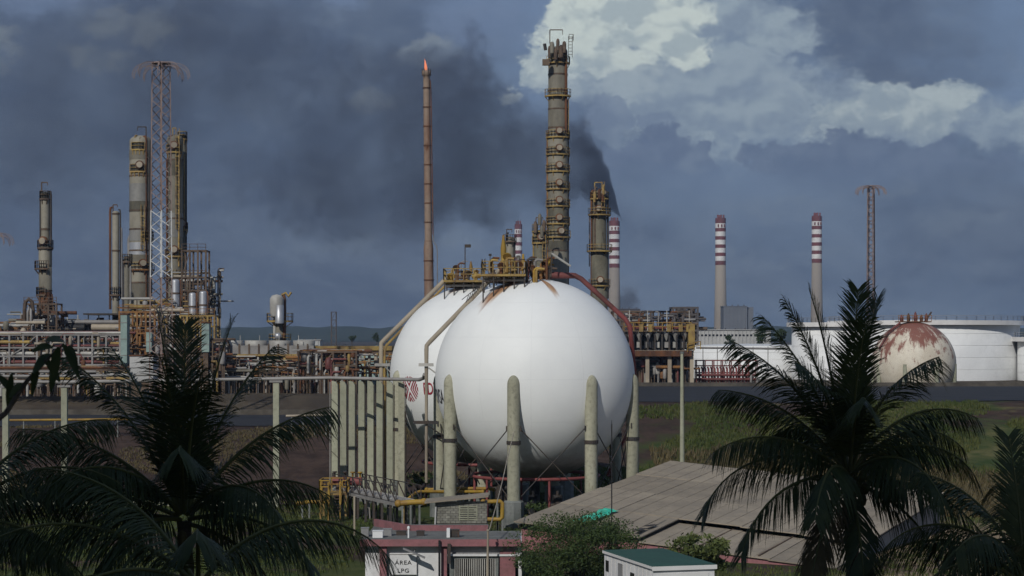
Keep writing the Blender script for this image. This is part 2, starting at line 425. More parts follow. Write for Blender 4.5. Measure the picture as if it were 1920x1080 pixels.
# ------------------------------------------------------------------ ground
def smooth(t): t = min(1.0, max(0.0, t)); return t * t * (3 - 2 * t)
def gz(x, y):
    """height of the land: the yard, the embankment behind it, the refinery plateau"""
    kl = smooth((x + 14) / 18.0)                   # 0 on the left, 1 on the right
    right = 8.5 * smooth((y - 228) / 74.0)
    left = 6.0 * smooth((y - 233) / 38.0) + 2.5 * smooth((y - 318) / 17.0)
    h = left * (1 - kl) + right * kl
    if 120 < y < 330:
        h += (mnoise.noise(Vector((x * .09, y * .09, 0))) * .35 + mnoise.noise(Vector((x * .31, y * .31, 4))) * .12) * min(1, max(0, (y - 205) / 25)) * (1 if y < 300 else .2)
    return h
ys = list(np.linspace(-120, 120, 7)) + list(np.linspace(130, 220, 16)) + list(np.linspace(222, 345, 83)) + [360, 390, 430, 500, 650, 900, 1300, 2000, 3000, 4700]
us = np.concatenate([[-3000, -1500, -500], np.linspace(-150, 150, 151), [500, 1500, 3000]])
g = MB(); nu = len(us)
for y in ys:
    for x in us: g.v.append((float(x), float(y), gz(x, y)))
for j in range(len(ys) - 1):
    for i in range(nu - 1):
        a = j * nu + i; g.f.append((a, a + 1, a + nu + 1, a + nu)); g.smooth.append(True)
gm = bpy.data.materials.new('yard_ground'); gm.use_nodes = True; t = NT(gm.node_tree); b = t.n['Principled BSDF']
pos = t.new('ShaderNodeNewGeometry').outputs['Position']; gx, gy, gzz = t.sep(pos)
nA = t.noise(pos, .055, 7, .62).outputs['Fac']; nB = t.noise(pos, .35, 7, .68).outputs['Fac']; nC = t.noise(t.vm('ADD', pos, (31, 7, 0)), .10, 6, .6).outputs['Fac']
grass_c = t.mix(t.ss(nB, .35, .65), (.036, .058, .018), (.070, .080, .028))
dirt_c = t.mix(t.ss(nB, .35, .65), (.070, .047, .037), (.036, .025, .021))
slope_left = t.m('MULTIPLY', t.ss(gy, 228, 240), t.ss(gx, -14, -2, 1.0, 0.0))
dryness = t.m('ADD', t.m('ADD', nA, t.m('MULTIPLY', t.ss(gy, 245, 296), .17)), t.m('MULTIPLY', slope_left, .45))
colr = t.mix(t.ss(dryness, .49, .60), grass_c, dirt_c)
straw = t.m('MULTIPLY', t.ss(nC, .50, .64), t.m('MULTIPLY', t.ss(gy, 200, 236), t.ss(gx, 20, 45)))
colr = t.mix(t.m('MULTIPLY', straw, .8), colr, (.14, .125, .055))
sand = t.m('MULTIPLY', t.ss(t.m('ADD', t.m('MULTIPLY', gx, .02), nC), .95, 1.15), t.ss(gy, 205, 190))
colr = t.mix(sand, colr, (.26, .20, .13))
plate = t.ss(gy, 300, 330)
pc = t.mix(t.ss(nC, .4, .62), (.060, .050, .040), (.095, .078, .056))
colr = t.mix(t.m('MULTIPLY', plate, .9), colr, pc)
t.put(b.inputs['Base Color'], colr); b.inputs['Roughness'].default_value = .95; b.inputs['Specular IOR Level'].default_value = .1
bp = t.new('ShaderNodeBump'); bp.inputs['Strength'].default_value = .6; bp.inputs['Distance'].default_value = .25
t.put(bp.inputs['Height'], t.noise(pos, 1.1, 6, .7).outputs['Fac']); t.put(b.inputs['Normal'], bp.outputs[0])
g.build('ground', gm, kind='structure')
# dark bitumen lining of the bund floor, on the right of the plateau and on the bench at the left
M['kerb'] = mat('stained_kerb', (.11, .098, .08), (.06, .052, .043), .3, .9, dirt=.4)
M['bitumen'] = mat('bitumen', (.019, .020, .024), (.028, .028, .031), .12, .8, dirt=.3)
def sheet(name, x0, x1, y0, y1, mt, lift=.05, nx=30, ny=12, wob=1.2):
    q = MB(); n1 = nx + 1
    for j in range(ny + 1):
        for i in range(nx + 1):
            x = x0 + (x1 - x0) * i / nx; y = y0 + (y1 - y0) * j / ny
            if j in (0, ny): y += mnoise.noise(Vector((x * .12, j * 3.1, 1))) * wob
            q.v.append((x, y, gz(x, y) + lift))
    for j in range(ny):
        for i in range(nx):
            a = j * n1 + i; q.f.append((a, a + 1, a + n1 + 1, a + n1)); q.smooth.append(True)
    return q.build(name, mt, kind='structure')
sheet('bund_floor', 12, 115, 298, 384, M['bitumen'], .10, 60, 40)
sheet('bench_road', -95, -8, 273, 309, M['bitumen'], .10, 60, 20)
# low pale kerb walls along the bunds
kb = MB().bb((10, 388, 8.4), (125, 389, 9.25)); kb.build('kerb_wall', M['kerb'], kind=None)
tag(bpy.context.scene.objects['kerb_wall'], 'long low concrete bund wall beyond the dark bund floor on the right', 'wall')
kb = MB().bb((-95, 311.5, 5.7), (-17, 312.2, 6.8)); tag(kb.build('kerb_wall', M['kerb']), 'low concrete bund wall behind the bench road on the left', 'wall')
kb = MB()
for i in range(40):
    x = -85 + i * 1.5
    kb.bb((x, 215 - .02 * i, -.2), (x + 1.47, 215.4 - .02 * i, .55))
tag(kb.build('kerb_wall', M['concrete']), 'low pale yard wall seen through the left palms', 'wall')

# ------------------------------------------------------------------ hills and far wood
def ridge(name, d, x0, x1, rows, mt, n=160, label=None, seed=0.0):
    q = MB(); m_ = len(rows)
    for i in range(n + 1):
        px = x0 + (x1 - x0) * i / n
        jag = mnoise.fractal(Vector((px * .012 + seed, seed, 2)), 1.0, 2.2, 5) * 5 + mnoise.noise(Vector((px * .2 + seed, 1, 7))) * 1.3
        for (dd, py) in rows:
            p = W(px, py + (jag if py < 625 else 0), d + dd); q.v.append((p.x, p.y, max(p.z, 6)))
    for i in range(n):
        for k in range(m_ - 1):
            a = i * m_ + k; q.f.append((a, a + m_, a + m_ + 1, a + 1)); q.smooth.append(True)
    return q.build(name, mt, kind='structure')
M['hill'] = leafmat('hill_scrub', (.025, .038, .024), (.042, .052, .032), .01, .0, .9)
ridge('hills', 3900, -1500, 3420, [(-600, 640), (-250, 622), (0, 613), (300, 618), (700, 640)], M['hill'], 260)

# ------------------------------------------------------------------ the two LPG spheres
S1 = Vector((2.3, 200.0, 14.02)); S2 = Vector((-3.56, 222.0, 14.03)); SR = 10.0
M['sphere_a'] = sphere_paint('white_sphere_paint_near', .95, .85, S1.z, SR, S1.x, S1.y, [(-2.42, .36, 1.15, 1.35), (-1.2, .17, .95, 1.25), (-1.8, .12, .7, .8), (2.6, .6, .4, .8), (.4, .8, .35, .7)])
M['sphere_b'] = sphere_paint('white_sphere_paint_far', .8, .85, S2.z, SR, S2.x, S2.y, [(-2.4, .40, .75, 1.0), (-1.6, .3, .6, .85), (1.0, .8, .4, .6)])
def uv_ball(mb, c, r, nu_=96, nv=64, z_lo=-1.0):
    prof = []
    for i in range(nv + 1):
        a = -math.pi / 2 + math.pi * i / nv
        prof.append((max(r * math.cos(a), .001), r * math.sin(a)))
    return mb.lathe(c, prof, nu_)
def sphere_tank(label, c, paint, thetas, pedestal_h=2.6):
    root = thing('spherical_tank', label, 'gas tank', (c.x, c.y, 0), 'white gas spheres in the yard')
    uv_ball(MB(), c, SR).build('shell', paint, root)
    feet = []
    for th in thetas:
        ax = SR - .12; x = c.x + math.sin(R(th)) * ax; y = c.y - math.cos(R(th)) * ax
        feet.append((x, y))
        rl = .62; top = c.z + .35
        prof = [(rl, pedestal_h - .05), (rl, top - .75)] + [(rl * math.cos(a), top - .75 + .95 * math.sin(a)) for a in np.linspace(.15, math.pi / 2 - .02, 7)]
        leg = MB().lathe((x, y, 0), prof, 18).build('leg', M['leg'], root)
        MB().lathe((x, y, 0), [(rl + .001, 7.95), (rl + .07, 7.95), (rl + .07, 8.3), (rl + .001, 8.3)], 18, smooth=False).build('collar', M['steel_dark'], leg)
        MB().lathe((x, y, 0), [(.98, -.3), (.98, pedestal_h - .15), (.86, pedestal_h), (.3, pedestal_h)], 8, smooth=False).build('pedestal', M['grey_concrete'], leg)
        # gusset where the brace rods are pinned
        MB().box((x, y, 9.45), (1.5, .12, .5), R(th)).build('gusset', M['steel_dark'], leg)
    n = len(feet)
    for i in range(n):
        (x0, y0), (x1, y1) = feet[i], feet[(i + 1) % n]
        k = .66 / math.hypot(x1 - x0, y1 - y0)
        for (za, zb) in ((9.4, 2.9), (2.9, 9.4)):
            a = Vector((x0 + (x1 - x0) * k, y0 + (y1 - y0) * k, za)); b_ = Vector((x1 - (x1 - x0) * k, y1 - (y1 - y0) * k, zb))
            MB().cyl(a, b_, .055, n=6).build('brace_rod', M['steel_dark'], root)
    return root, feet
A1, feet1 = sphere_tank('large white sphere nearest the camera, on pale green concrete legs', S1, M['sphere_a'], [-57.5 + 45 * k for k in range(8)])
A2, feet2 = sphere_tank('white sphere with a red striped emblem, half hidden behind the nearer one', S2, M['sphere_b'], [-63.5 + 45 * k for k in range(8)])

def pxpath(pts): return [W(*p) for p in pts]
# product pipe that leans along the flank of each sphere, with its brackets
d1, d2 = 200.0, 222.0
MB().path(pxpath([(940, 503, d1), (930, 513, d1), (806, 641, d1), (800, 648, d1), (799.5, 656, d1), (799.5, 720, d1), (799.5, 905, d1)]), [.24, .24, .24, .23, .23, .17, .15], 10).build('product_pipe', M['beige_pipe'], A1)
MB().path(pxpath([(846, 519, d2), (836, 523, d2), (722, 636, d2), (715, 643, d2), (714.5, 652, d2), (714.5, 905, d2)]), [.26, .26, .26, .25, .25, .22], 10).build('product_pipe', M['beige_pipe'], A2)
MB().path(pxpath([(850, 528, d2), (838, 532, d2), (724, 648, d2), (721, 660, d2), (721, 905, d2)]), [.14] * 5, 8).build('vent_pipe', M['yellow_old'], A2)
MB().path(pxpath([(1000, 522, d1), (1034, 516, d1), (1078, 517, d1), (1090, 523, d1), (1150, 578, d1)]), [.3, .36, .30, .27, .25], 10).build('deluge_pipe', M['maroon_pipe'], A1)
MB().path(pxpath([(1149, 577, d1), (1172, 598, d1), (1181, 612, d1), (1184, 642, d1), (1190, 700, d1 + 4), (1188, 780, d1 + 6), (1140, 893, d1 + 5)]), [.26, .25, .25, .24, .2, .2, .2], 10).build('deluge_pipe', M['red_pipe'], A1)
for (x, y, l) in ((800, 684, 15), (799, 792, 24)):
    q = MB(); p = W(x, y, d1 - .3); k = d1 / F
    q.bb((p.x - l * k, p.y - .12, p.z - .16), (p.x + l * k * .85, p.y + .12, p.z + .16))
    q.bar((p.x + .2, p.y, p.z - .3), (p.x + 1.6, p.y + .6, p.z - 1.35), .12)
    q.build('pipe_bracket', M['pale_pipe'] if y < 700 else M['steel_dark'], A1)
q = MB(); p = W(716, 684, d2 - .3); q.bb((p.x - .8, p.y - .12, p.z - .16), (p.x + .9, p.y + .12, p.z + .16)); q.bar((p.x + .3, p.y, p.z - .2), (p.x + 1.3, p.y + .5, p.z - 1.2), .12)
q.build('pipe_bracket', M['pale_pipe'], A2)
# crown platforms, rails, valves
def crown(root, c, d, x0, x1, ydeck, railmat):
    a = W(x0, ydeck, d); b_ = W(x1, ydeck, d); dep = 4.2
    MB().bb((a.x, d - dep, a.z - .22), (b_.x, d + dep, a.z)).build('deck', M['yellow_old'], root)
    MB().rail([(a.x, d - dep, a.z), (b_.x, d - dep, a.z), (b_.x, d + dep, a.z), (a.x, d + dep, a.z)], 1.25, .085, True, 1.0).build('railing', railmat, root)
    for i in range(5):
        for yy in (-dep + .2, dep - .2):
            x = a.x + (b_.x - a.x) * (i + .1) / 4.2
            dd = SR ** 2 - (x - c.x) ** 2 - yy ** 2
            zz = c.z + math.sqrt(max(dd, 1))
            if zz < a.z - .3: MB().bar((x, d + yy, zz - .1), (x, d + yy, a.z - .2), .13).build('deck_post', M['steel_dark'], root)
    # pipe bundle hung under the deck
    for i in range(4):
        yy = d - 3 + i * 1.5; MB().cyl((a.x + .1, yy, a.z - .55), (b_.x - .1, yy, a.z - .55 - .1 * i), .16, n=8).build('manifold_pipe', M['maroon_pipe' if i % 2 else 'grey_pipe'], root)
    return a.z
zc2 = crown(A2, S2, d2, 834, 908, 527, M['yellow_old'])
zc1 = crown(A1, S1, d1, 905, 985, 516, M['yellow_old'])
# walkway bridge joining the two crowns
def relief(root, px, py, d, h_px, mt, r_px=3.2):
    """relief valve with tapered bonnet"""
    p = W(px, py, d); k = d / F
    h = h_px * k; r = r_px * k
    MB().lathe(p, [(r * .9, 0), (r * 1.2, h * .06), (r * 1.2, h * .12), (r * .8, h * .14), (r * 1.0, h * .3), (r * 1.1, h * .55), (r * .5, h * .9), (r * .45, h), (.01, h)], 10).build('relief_valve', mt, root)
relief(A1, 944, 497, d1 - 1, 56, M['yellow'], 5); relief(A1, 981, 508, d1, 32, M['yellow'], 3.6); relief(A2, 883, 512, d2, 22, M['yellow'], 3.0)
relief(A1, 1014, 524, d1 - 1, 30, M['orange_rust'], 3.2); relief(A1, 990, 520, d1 - 1, 20, M['maroon_pipe'], 3.0); relief(A2, 904, 506, d2, 20, M['steel_dark'], 2.5); relief(A2, 909, 506, d2 + 1, 21, M['steel_dark'], 2.0)
for (px, py, wd, hh, mt) in ((1003, 522, 16, 20, 'steel_dark'), (997, 512, 9, 22, 'brown_steel'), (960, 512, 22, 12, 'yellow_old'), (925, 517, 14, 10, 'steel_dark'), (870, 524, 20, 9, 'brown_steel'), (893, 523, 16, 16, 'yellow_old'), (1026, 521, 12, 14, 'brown_steel'), (1020, 512, 6, 20, 'rust')):
    dd = d1 - .5 if px > 912 else d2 - .5
    p = W(px, py, dd); k = dd / F
    q = MB(); q.cyl((p.x - wd * k / 2, p.y, p.z + hh * k * .35), (p.x + wd * k / 2, p.y, p.z + hh * k * .35), hh * k * .30, n=9)
    q.cyl((p.x, p.y, p.z - .3), (p.x, p.y, p.z + hh * k * .8), hh * k * .16, n=8); q.cyl((p.x, p.y - .05, p.z + hh * k * .8), (p.x, p.y + .05, p.z + hh * k * .8 + .08), hh * k * .3, n=10)
    q.build('valve', M[mt], A1 if px > 912 else A2)
rc_ = random.Random(77)
for i in range(46):
    px = rc_.uniform(838, 1030); dd = (d1 if px > 908 else d2) + rc_.uniform(-3, 3); py = (527 if px < 905 else 518) + rc_.uniform(-3, 3); p = W(px, py, dd); h = rc_.uniform(.5, 1.9); r_ = rc_.uniform(.05, .16)
    q = MB().cyl(p - Vector((0, 0, .6)), p + Vector((0, 0, h)), r_, n=6)
    if i % 2: q.cyl(p + Vector((0, -.04, h)), p + Vector((0, .04, h + .06)), r_ * 3, n=9)
    else: q.path([p + Vector((0, 0, h)), p + Vector((.25, 0, h + .2)), p + Vector((.8, 0, h + .15))], r_, 6)
    q.build('fitting', M[rc_.choice(('yellow_old', 'brown_steel', 'steel_dark', 'rust', 'yellow', 'grey_pipe'))], A1 if px > 908 else A2)
q = MB()
p = W(872, 505, d2); q.bar(p - Vector((0, 0, 1.2)), p + Vector((0, 0, 2.5)), .11); q.box(p + Vector((.3, 0, 2.6)), (.7, .35, .35))
q.build('floodlight', M['steel_dark'], A2)
q = MB(); p = W(919, 478, d1); q.bar(W(919, 515, d1), p, .07); q.box(p, (.3, .2, .22)); q.build('floodlight', M['steel_dark'], A1)
MB().path(pxpath([(1034, 475, d1 - 2), (1050, 486, d1 - 2), (1070, 499, d1 - 2)]), .12, 6).build('vent_arm', M['pale_pipe'], A1)
MB().bar(W(1034, 475, d1 - 2), W(1033, 520, d1 - 2), .12).build('vent_post', M['steel_dark'], A1)
q = MB()
for i in range(7):
    p = W(905 + i * 13, 541 - i * 3.2, d1 - 1.5); q.bar(p, p + Vector((0, 0, 1.6)), .1)
q.bar(W(905, 530, d1 - 1.5), W(985, 512, d1 - 1.5), .1); q.build('railing', M['grey_pipe'], A1)
# walkway that follows the shoulder of the near sphere under the leaning pipe
q = MB()
for i in range(9):
    t_ = i / 8; a = W(908 - 34 * t_, 541 + 26 * t_, d1 - .2); q.bar(a, a + Vector((.25, 0, .75)), .07)
q.bar(W(905, 531, d1), W(866, 562, d1), .07); q.build('handrail', M['steel_dark'], A1)
# ring main and bottom nozzles under the near sphere
for (root, c, d) in ((A1, S1, d1), (A2, S2, d2)):
    q = MB(); ring = [(c.x + 6.4 * math.cos(a), c.y + 6.4 * math.sin(a), 4.35) for a in np.linspace(0, 2 * math.pi, 33)]
    q.path(ring, .17, 8).build('deluge_ring', M['red_pipe'], root)
    for k in range(6):
        a = R(-90 + 60 * k + 12); x, y = c.x + 6.4 * math.cos(a), c.y + 6.4 * math.sin(a)
        MB().cyl((x, y, 0), (x, y, 4.2), .13, n=8).build('ring_post', M['red_pipe'], root)
    MB().lathe((c.x, c.y, 0), [(.5, 1.2), (.5, 4.2), (.9, 4.3), (.9, 4.6)], 14).build('bottom_nozzle', M['steel_dark'], root)
    for k in range(5):
        x = c.x - 5 + k * 2.4
        q = MB().cyl((x, c.y - 3, .2), (x, c.y - 3, 2.6), .5, n=10); q.cyl((x - .9, c.y - 3, 1.6), (x + .9, c.y - 3, 1.6), .35, n=8)
        q.cyl((x, c.y - 3, 2.6), (x, c.y - 3, 3.0), .16, n=8)
        q.build('bottom_valve', M['steel_dark' if k % 2 else 'black'], root)
# writing on the spheres: letters laid on the curved shell
def text_mesh(s, size, extr=0.0, spacing=1.0, offset=0.0):
    cu = bpy.data.curves.new('lettering', 'FONT'); cu.body = s; cu.size = size; cu.extrude = extr; cu.offset = offset; cu.align_x = 'CENTER'; cu.space_character = spacing; cu.resolution_u = 3; cu.space_line = .95
    o = bpy.data.objects.new('lettering', cu); COL.objects.link(o)
    dg = bpy.context.evaluated_depsgraph_get(); dg.update()
    me = bpy.data.meshes.new_from_object(o.evaluated_get(dg)); bpy.data.objects.remove(o, do_unlink=True); bpy.data.curves.remove(cu)
    return me
def on_sphere(me, c, th0, z0, sx=1.0, bold=0.0):
    bm = bmesh.new(); bm.from_mesh(me)
    bmesh.ops.triangulate(bm, faces=bm.faces)
    bmesh.ops.subdivide_edges(bm, edges=[e for e in bm.edges if e.calc_length() > .35], cuts=2)
    for v in bm.verts:
        r = SR + .035; z = z0 + v.co.y
        rr = math.sqrt(max(r * r - z * z, .01)); th = R(th0) + v.co.x * sx / SR
        v.co = (c.x + rr * math.sin(th), c.y - rr * math.cos(th), c.z + z)
    return bm
def bm_part(name, bm, mt, root):
    me = bpy.data.meshes.new(name); o0 = ORIGIN[root]
    bmesh.ops.recalc_face_normals(bm, faces=bm.faces)
    for v in bm.verts: v.co -= o0
    bm.to_mesh(me); bm.free(); me.materials.append(mt)
    o = bpy.data.objects.new(name, me); COL.objects.link(o); o.parent = root; ORIGIN[o] = o0
    return o
bm_part('lettering', on_sphere(text_mesh('PDVSA', 2.05, 0, 1.0, .015), S1, -77.0, -2.38, .62), M['letter'], A1)
bm_part('lettering', on_sphere(text_mesh('PDVSA', 1.8, 0, 1.0, .03), S2, -27.8, -1.98, .60), M['emblem'], A2)
bm = bmesh.new(); N_ = 72; rad = 1.38
for i in range(N_):
    for j in range(N_):
        x = (i + .5) / N_ * 2 - 1; y = (j + .5) / N_ * 2 - 1
        if x * x + y * y > 1: continue
        s_ = abs(abs(x) - .62 * abs(y)) * 4.1
        if (s_ % 1.0) < .46: continue
        h = 1.0 / N_
        bm.faces.new([bm.verts.new(((x + a) * rad, (y + e) * rad, 0)) for (a, e) in ((-h, -h), (h, -h), (h, h), (-h, h))])
me = bpy.data.meshes.new('emblem_flat'); bm.to_mesh(me); bm.free()
bm_part('emblem', on_sphere(me, S2, -49.2, -1.45), M['emblem'], A2)
bpy.data.meshes.remove(me)

# ------------------------------------------------------------------ row of slab columns left of the spheres and the long overhead pipe
cols = [(628, 231), (644, 228), (660, 225), (678, 222), (695, 219), (712, 216), (731, 213), (753, 210)]
names = ['leftmost of the row of pale slab columns, with thin conduits up its side', 'second slab column from the left in the row beside the spheres', 'third slab column from the left in the row beside the spheres',
         'fourth slab column from the left in the row beside the spheres', 'fourth slab column from the right in the row beside the spheres', 'third slab column from the right in the row beside the spheres',
         'second slab column from the right in the row, under the emblem sphere edge', 'rust topped slab column at the right end of the row, before the emblem']
for i, ((px, d), lb) in enumerate(zip(cols, names)):
    top = W(px, 716, d); wd = 11.5 * d / F; hw = wd / 2
    root = thing('concrete_column', lb, 'column', (top.x, d, 0), 'row of slab columns beside the spheres')
    z1 = top.z
    vs = [(top.x - hw, 0), (top.x + hw, 0), (top.x + hw, z1 - .35), (top.x + hw * .45, z1), (top.x - hw, z1 + .12)]
    q = MB()
    for yy in (d - .45, d + .45): q.v.extend([(x, yy, z) for (x, z) in vs])
    q.f = [(0, 1, 2, 3, 4), (9, 8, 7, 6, 5)] + [(k, k + 5, (k + 1) % 5 + 5, (k + 1) % 5) for k in range(5)]; q.smooth = [False] * len(q.f)
    q.build('shaft', M['leg'] if i == 7 else M['concrete'], root)
    MB().bb((top.x - hw * 1.7, d - .75, -.2), (top.x + hw * 1.7, d + .75, .5)).build('footing', M['grey_concrete'], root)
    MB().cyl((top.x + hw + .14, d - .3, .3), (top.x + hw + .14, d - .3, z1 - .3), .06, n=6).build('conduit', M['steel_dark'], root)
    if i == 0:
        MB().cyl((top.x - hw - .18, d - .3, .3), (top.x - hw - .18, d - .3, z1), .06, n=6).build('conduit', M['pale_pipe'], root)
        for k in range(4): MB().bar((top.x - hw, d - .5, 5 + k * 2), (top.x + hw + .1, d - .5, 4.2 + k * 2), .06).build('clip', M['steel_dark'], root)
root = thing('overhead_pipe', 'long grey pipe on pale posts running level across the yard to the spheres', 'pipe', (-20, 214, 0))
MB().path(pxpath([(-120, 717, 214), (150, 716, 214), (420, 711.5, 214), (620, 708.5, 214), (786, 712, 207), (794, 709, 206), (796, 702, 205)]), [.18, .18, .18, .18, .19, .19, .19], 10).build('pipe_run', M['grey_pipe'], root)
MB().path(pxpath([(-120, 706, 216), (150, 705, 216), (300, 702, 216)]), .15, 8).build('pipe_run', M['grey_pipe'], root)
MB().path(pxpath([(-120, 697, 217), (180, 697, 217)]), .15, 8).build('pipe_run', M['grey_pipe'], root)
for (px, y0) in ((11, 727), (121, 726), (518, 717)):
    a = W(px, y0, 214); MB().bb((a.x - .31, 213.7, -.1), (a.x + .31, 214.3, a.z)).build('post', M['concrete'], root)
    MB().bb((a.x - .7, 213.6, a.z + .003), (a.x + .7, 214.4, a.z + .22)).build('saddle', M['grey_pipe'], root)
for (x0, x1, y, lb) in ((15, 250, 787, 'yellow pipe crossing the brown bank behind the left palm'), (536, 622, 779, 'thin pale yellow pipe crossing the brown bank left of the slab columns')):
    a = W(x0, y + 1, 262); b_ = W(x1, y - 1, 262)
    root = thing('bank_pipe', lb, 'pipe', (a.x, 262, gz(a.x, 262)))
    MB().cyl(a, b_, .16, n=8).build('pipe_run', M['yellow'] if x0 < 100 else M['beige_pipe'], root)
    for k in range(4):
        p = a.lerp(b_, (k + .5) / 4); MB().bar(p - Vector((0, 0, .1)), (p.x, p.y, gz(p.x, 262) - .2), .15).build('support', M['grey_concrete'], root)

# ------------------------------------------------------------------ refinery: columns, stacks, masts
PL = 8.45     # plateau level
def ring_pts(c, r, a0, a1, z, n=8):
    return [(c[0] + r * math.cos(a0 + (a1 - a0) * i / n), c[1] + r * math.sin(a0 + (a1 - a0) * i / n), z) for i in range(n + 1)]
def column(label, px, ytop, wpx, d, mt, plats=(), pipes=(), ladder=None, segs=(), dome=True, cat='column', name='process_column', head=None, pmat='yellow_old', bands=(), sleeves=()):
    """vertical vessel; plats: (row, from angle, to angle, reach px, manway) with -90 degrees towards the camera"""
    k = d / F; c = W(px, ytop, d); r = wpx * k / 2; H = c.z - PL
    root = thing(name, label, cat, (c.x, d, PL))
    segs = list(segs) or [(ytop, wpx)]
    prof = [(segs[-1][1] * k / 2, PL - c.z - .2)]
    for i in range(len(segs) - 1, -1, -1):
        z = -(segs[i][0] - ytop) * k; rr = segs[i][1] * k / 2
        if i < len(segs) - 1:
            zl = -(segs[i + 1][0] - ytop) * k; prof += [(segs[i + 1][1] * k / 2, zl), (rr, zl + abs(segs[i + 1][1] - segs[i][1]) * k * .8)]
        prof.append((rr, z - (r * .45 if i == 0 and dome else 0)))
    if dome:
        r0 = prof[-1][0]; z0 = prof[-1][1]
        prof += [(r0 * math.cos(a), z0 + r0 * .55 * math.sin(a)) for a in np.linspace(.25, math.pi / 2 - .03, 6)]
    MB().lathe((c.x, d, c.z), prof, 28).build('shell', mt, root)
    def rad_at(y):
        rr = segs[0][1]
        for (ys_, w_) in segs:
            if y >= ys_ - .1: rr = w_
        return rr * k / 2
    # girth bands
    for y in bands:
        z = CAMZ - (y - HOR) * k; rr = rad_at(y)
        MB().lathe((c.x, d, z), [(rr, -.15), (rr + .08, -.15), (rr + .08, .15), (rr, .15)], 28, smooth=False).build('girth_band', M['brown_steel'], root)
    for (ya, yb, mm) in sleeves:
        rr = max(rad_at(ya), rad_at(yb)); za, zb = CAMZ - (ya - HOR) * k, CAMZ - (yb - HOR) * k
        MB().lathe((c.x, d, 0), [(rr + .035, zb), (rr + .035, za)], 28).lathe((c.x, d, 0), [(rr - .02, zb), (rr + .034, zb)], 28, smooth=False).lathe((c.x, d, 0), [(rr + .034, za), (rr - .02, za)], 28, smooth=False).build('cladding_band', M[mm], root)
    for pl in plats:
        y, a0, a1, reach, man = pl[:5]; rr = rad_at(y); z = CAMZ - (y - HOR) * k; ro = rr + reach * k
        dk = MB().sector((c.x, d, z), rr - .05, ro, R(a0), R(a1), -.28, 0, 10)
        for an in np.linspace(a0 + 8, a1 - 8, 4):
            ca, sa = math.cos(R(an)), math.sin(R(an)); dk.bar((c.x + rr * ca, d + rr * sa, z - 1.1), (c.x + ro * .97 * ca, d + ro * .97 * sa, z - .25), .14)
        pf = dk.build('platform', M[pl[5] if len(pl) > 5 else pmat], root)
        MB().rail(ring_pts((c.x, d), ro - .06, R(a0), R(a1), z, 10), 1.3, .10, False, .62).build('railing', M[pmat], pf)
        if man:
            ang = R(man); ca, sa = math.cos(ang), math.sin(ang); pz = z + 1.15
            MB().cyl((c.x + (rr - .1) * ca, d + (rr - .1) * sa, pz), (c.x + (rr + .75) * ca, d + (rr + .75) * sa, pz), .58, n=14).build('manway', M['beige_pipe'], root)
            MB().cyl((c.x + (rr - .1) * ca, d + (rr - .1) * sa, pz), (c.x + (rr + .45) * ca, d + (rr + .45) * sa, pz), .82, n=14).build('manway_flange', M['rust'], root)
    for (off, ya, yb, rp, mm) in pipes:
        x = c.x + off * k; yy = d - rad_at(ya) * .75 if abs(off * k) < r else d - .2
        za = CAMZ - (ya - HOR) * k; zb = max(PL, CAMZ - (yb - HOR) * k)
        MB().path([(c.x + off * k * .6, yy + .4, za + .3), (x - off * k * .08, yy, za + .25), (x, yy, za - .4), (x, yy, zb)], rp * k / 2, 8).build('riser_pipe', M[mm], root)
    if ladder:
        off, ya, yb = ladder; x = c.x + off * k; yy = d - rad_at(ya) - .25 if abs(off * k) < r * .8 else d - r * .5
        q = MB(); za = CAMZ - (ya - HOR) * k; zb = max(PL, CAMZ - (yb - HOR) * k)
        for s_ in (-.32, .32): q.bar((x + s_, yy, zb), (x + s_, yy, za + 1), .12)
        n = int((za - zb) / .6)
        for i in range(n): q.bar((x - .32, yy, zb + i * .6), (x + .32, yy, zb + i * .6), .07)
        for i in range(int((za - zb) / 1.8)):       # cage hoops
            zz = zb + 1 + i * 1.8
            q.bar((x - .4, yy - .5, zz), (x + .4, yy - .5, zz), .08); q.bar((x - .4, yy - .5, zz), (x - .4, yy, zz), .06); q.bar((x + .4, yy - .5, zz), (x + .4, yy, zz), .06)
        q.build('ladder', M[pmat], root)
    if head:
        hw, hh, mm = head; q = MB()
        z = c.z
        q.bar((c.x - hw * k, d, z - .5), (c.x - hw * k, d, z + hh * k), .2); q.bar((c.x - hw * k, d, z + hh * k), (c.x + hw * k * .6, d, z + hh * k), .2)
        q.bar((c.x + hw * k * .6, d, z + hh * k), (c.x + hw * k * .6, d, z + hh * k * .6), .12)
        q.build('davit', M[mm], root)
    return root
# the tall main column behind the spheres
mp = [(118, -160, 20, 5, -80), (180, -175, -10, 7, 0)] + [(y, -178, 0, 3.8, -84) for y in (257, 289, 321, 354, 386, 419)] + [(444, -180, 0, 5, -75)]
T = column('tallest column, brown and ringed with yellow platforms, right of the sphere tops', 1046, 78, 37, 420, M['column'], mp,
           pipes=[(-19.5, 250, 520, 4, 'orange_rust'), (15, 100, 250, 5, 'rust'), (19.5, 190, 560, 3, 'steel_dark'), (8, 90, 185, 4, 'brown_steel')], ladder=(17, 186, 260), segs=[(88, 36), (250, 38), (560, 39)], head=(15, 22, 'brown_steel'),
           bands=(140, 170, 205, 240, 470), sleeves=[(205, 238, 'column_pale'), (262, 275, 'column_pale'), (294, 306, 'column_pale'), (326, 340, 'column_pale'), (452, 470, 'column_dark'), (392, 415, 'column_dark'), (425, 442, 'column_dark')])
k = 420 / F
q = MB(); a = W(1067, 75, 418); q.rail([a, (a.x + .9, a.y, a.z), (a.x + .9, a.y + 2, a.z)], 1.2, .1); 
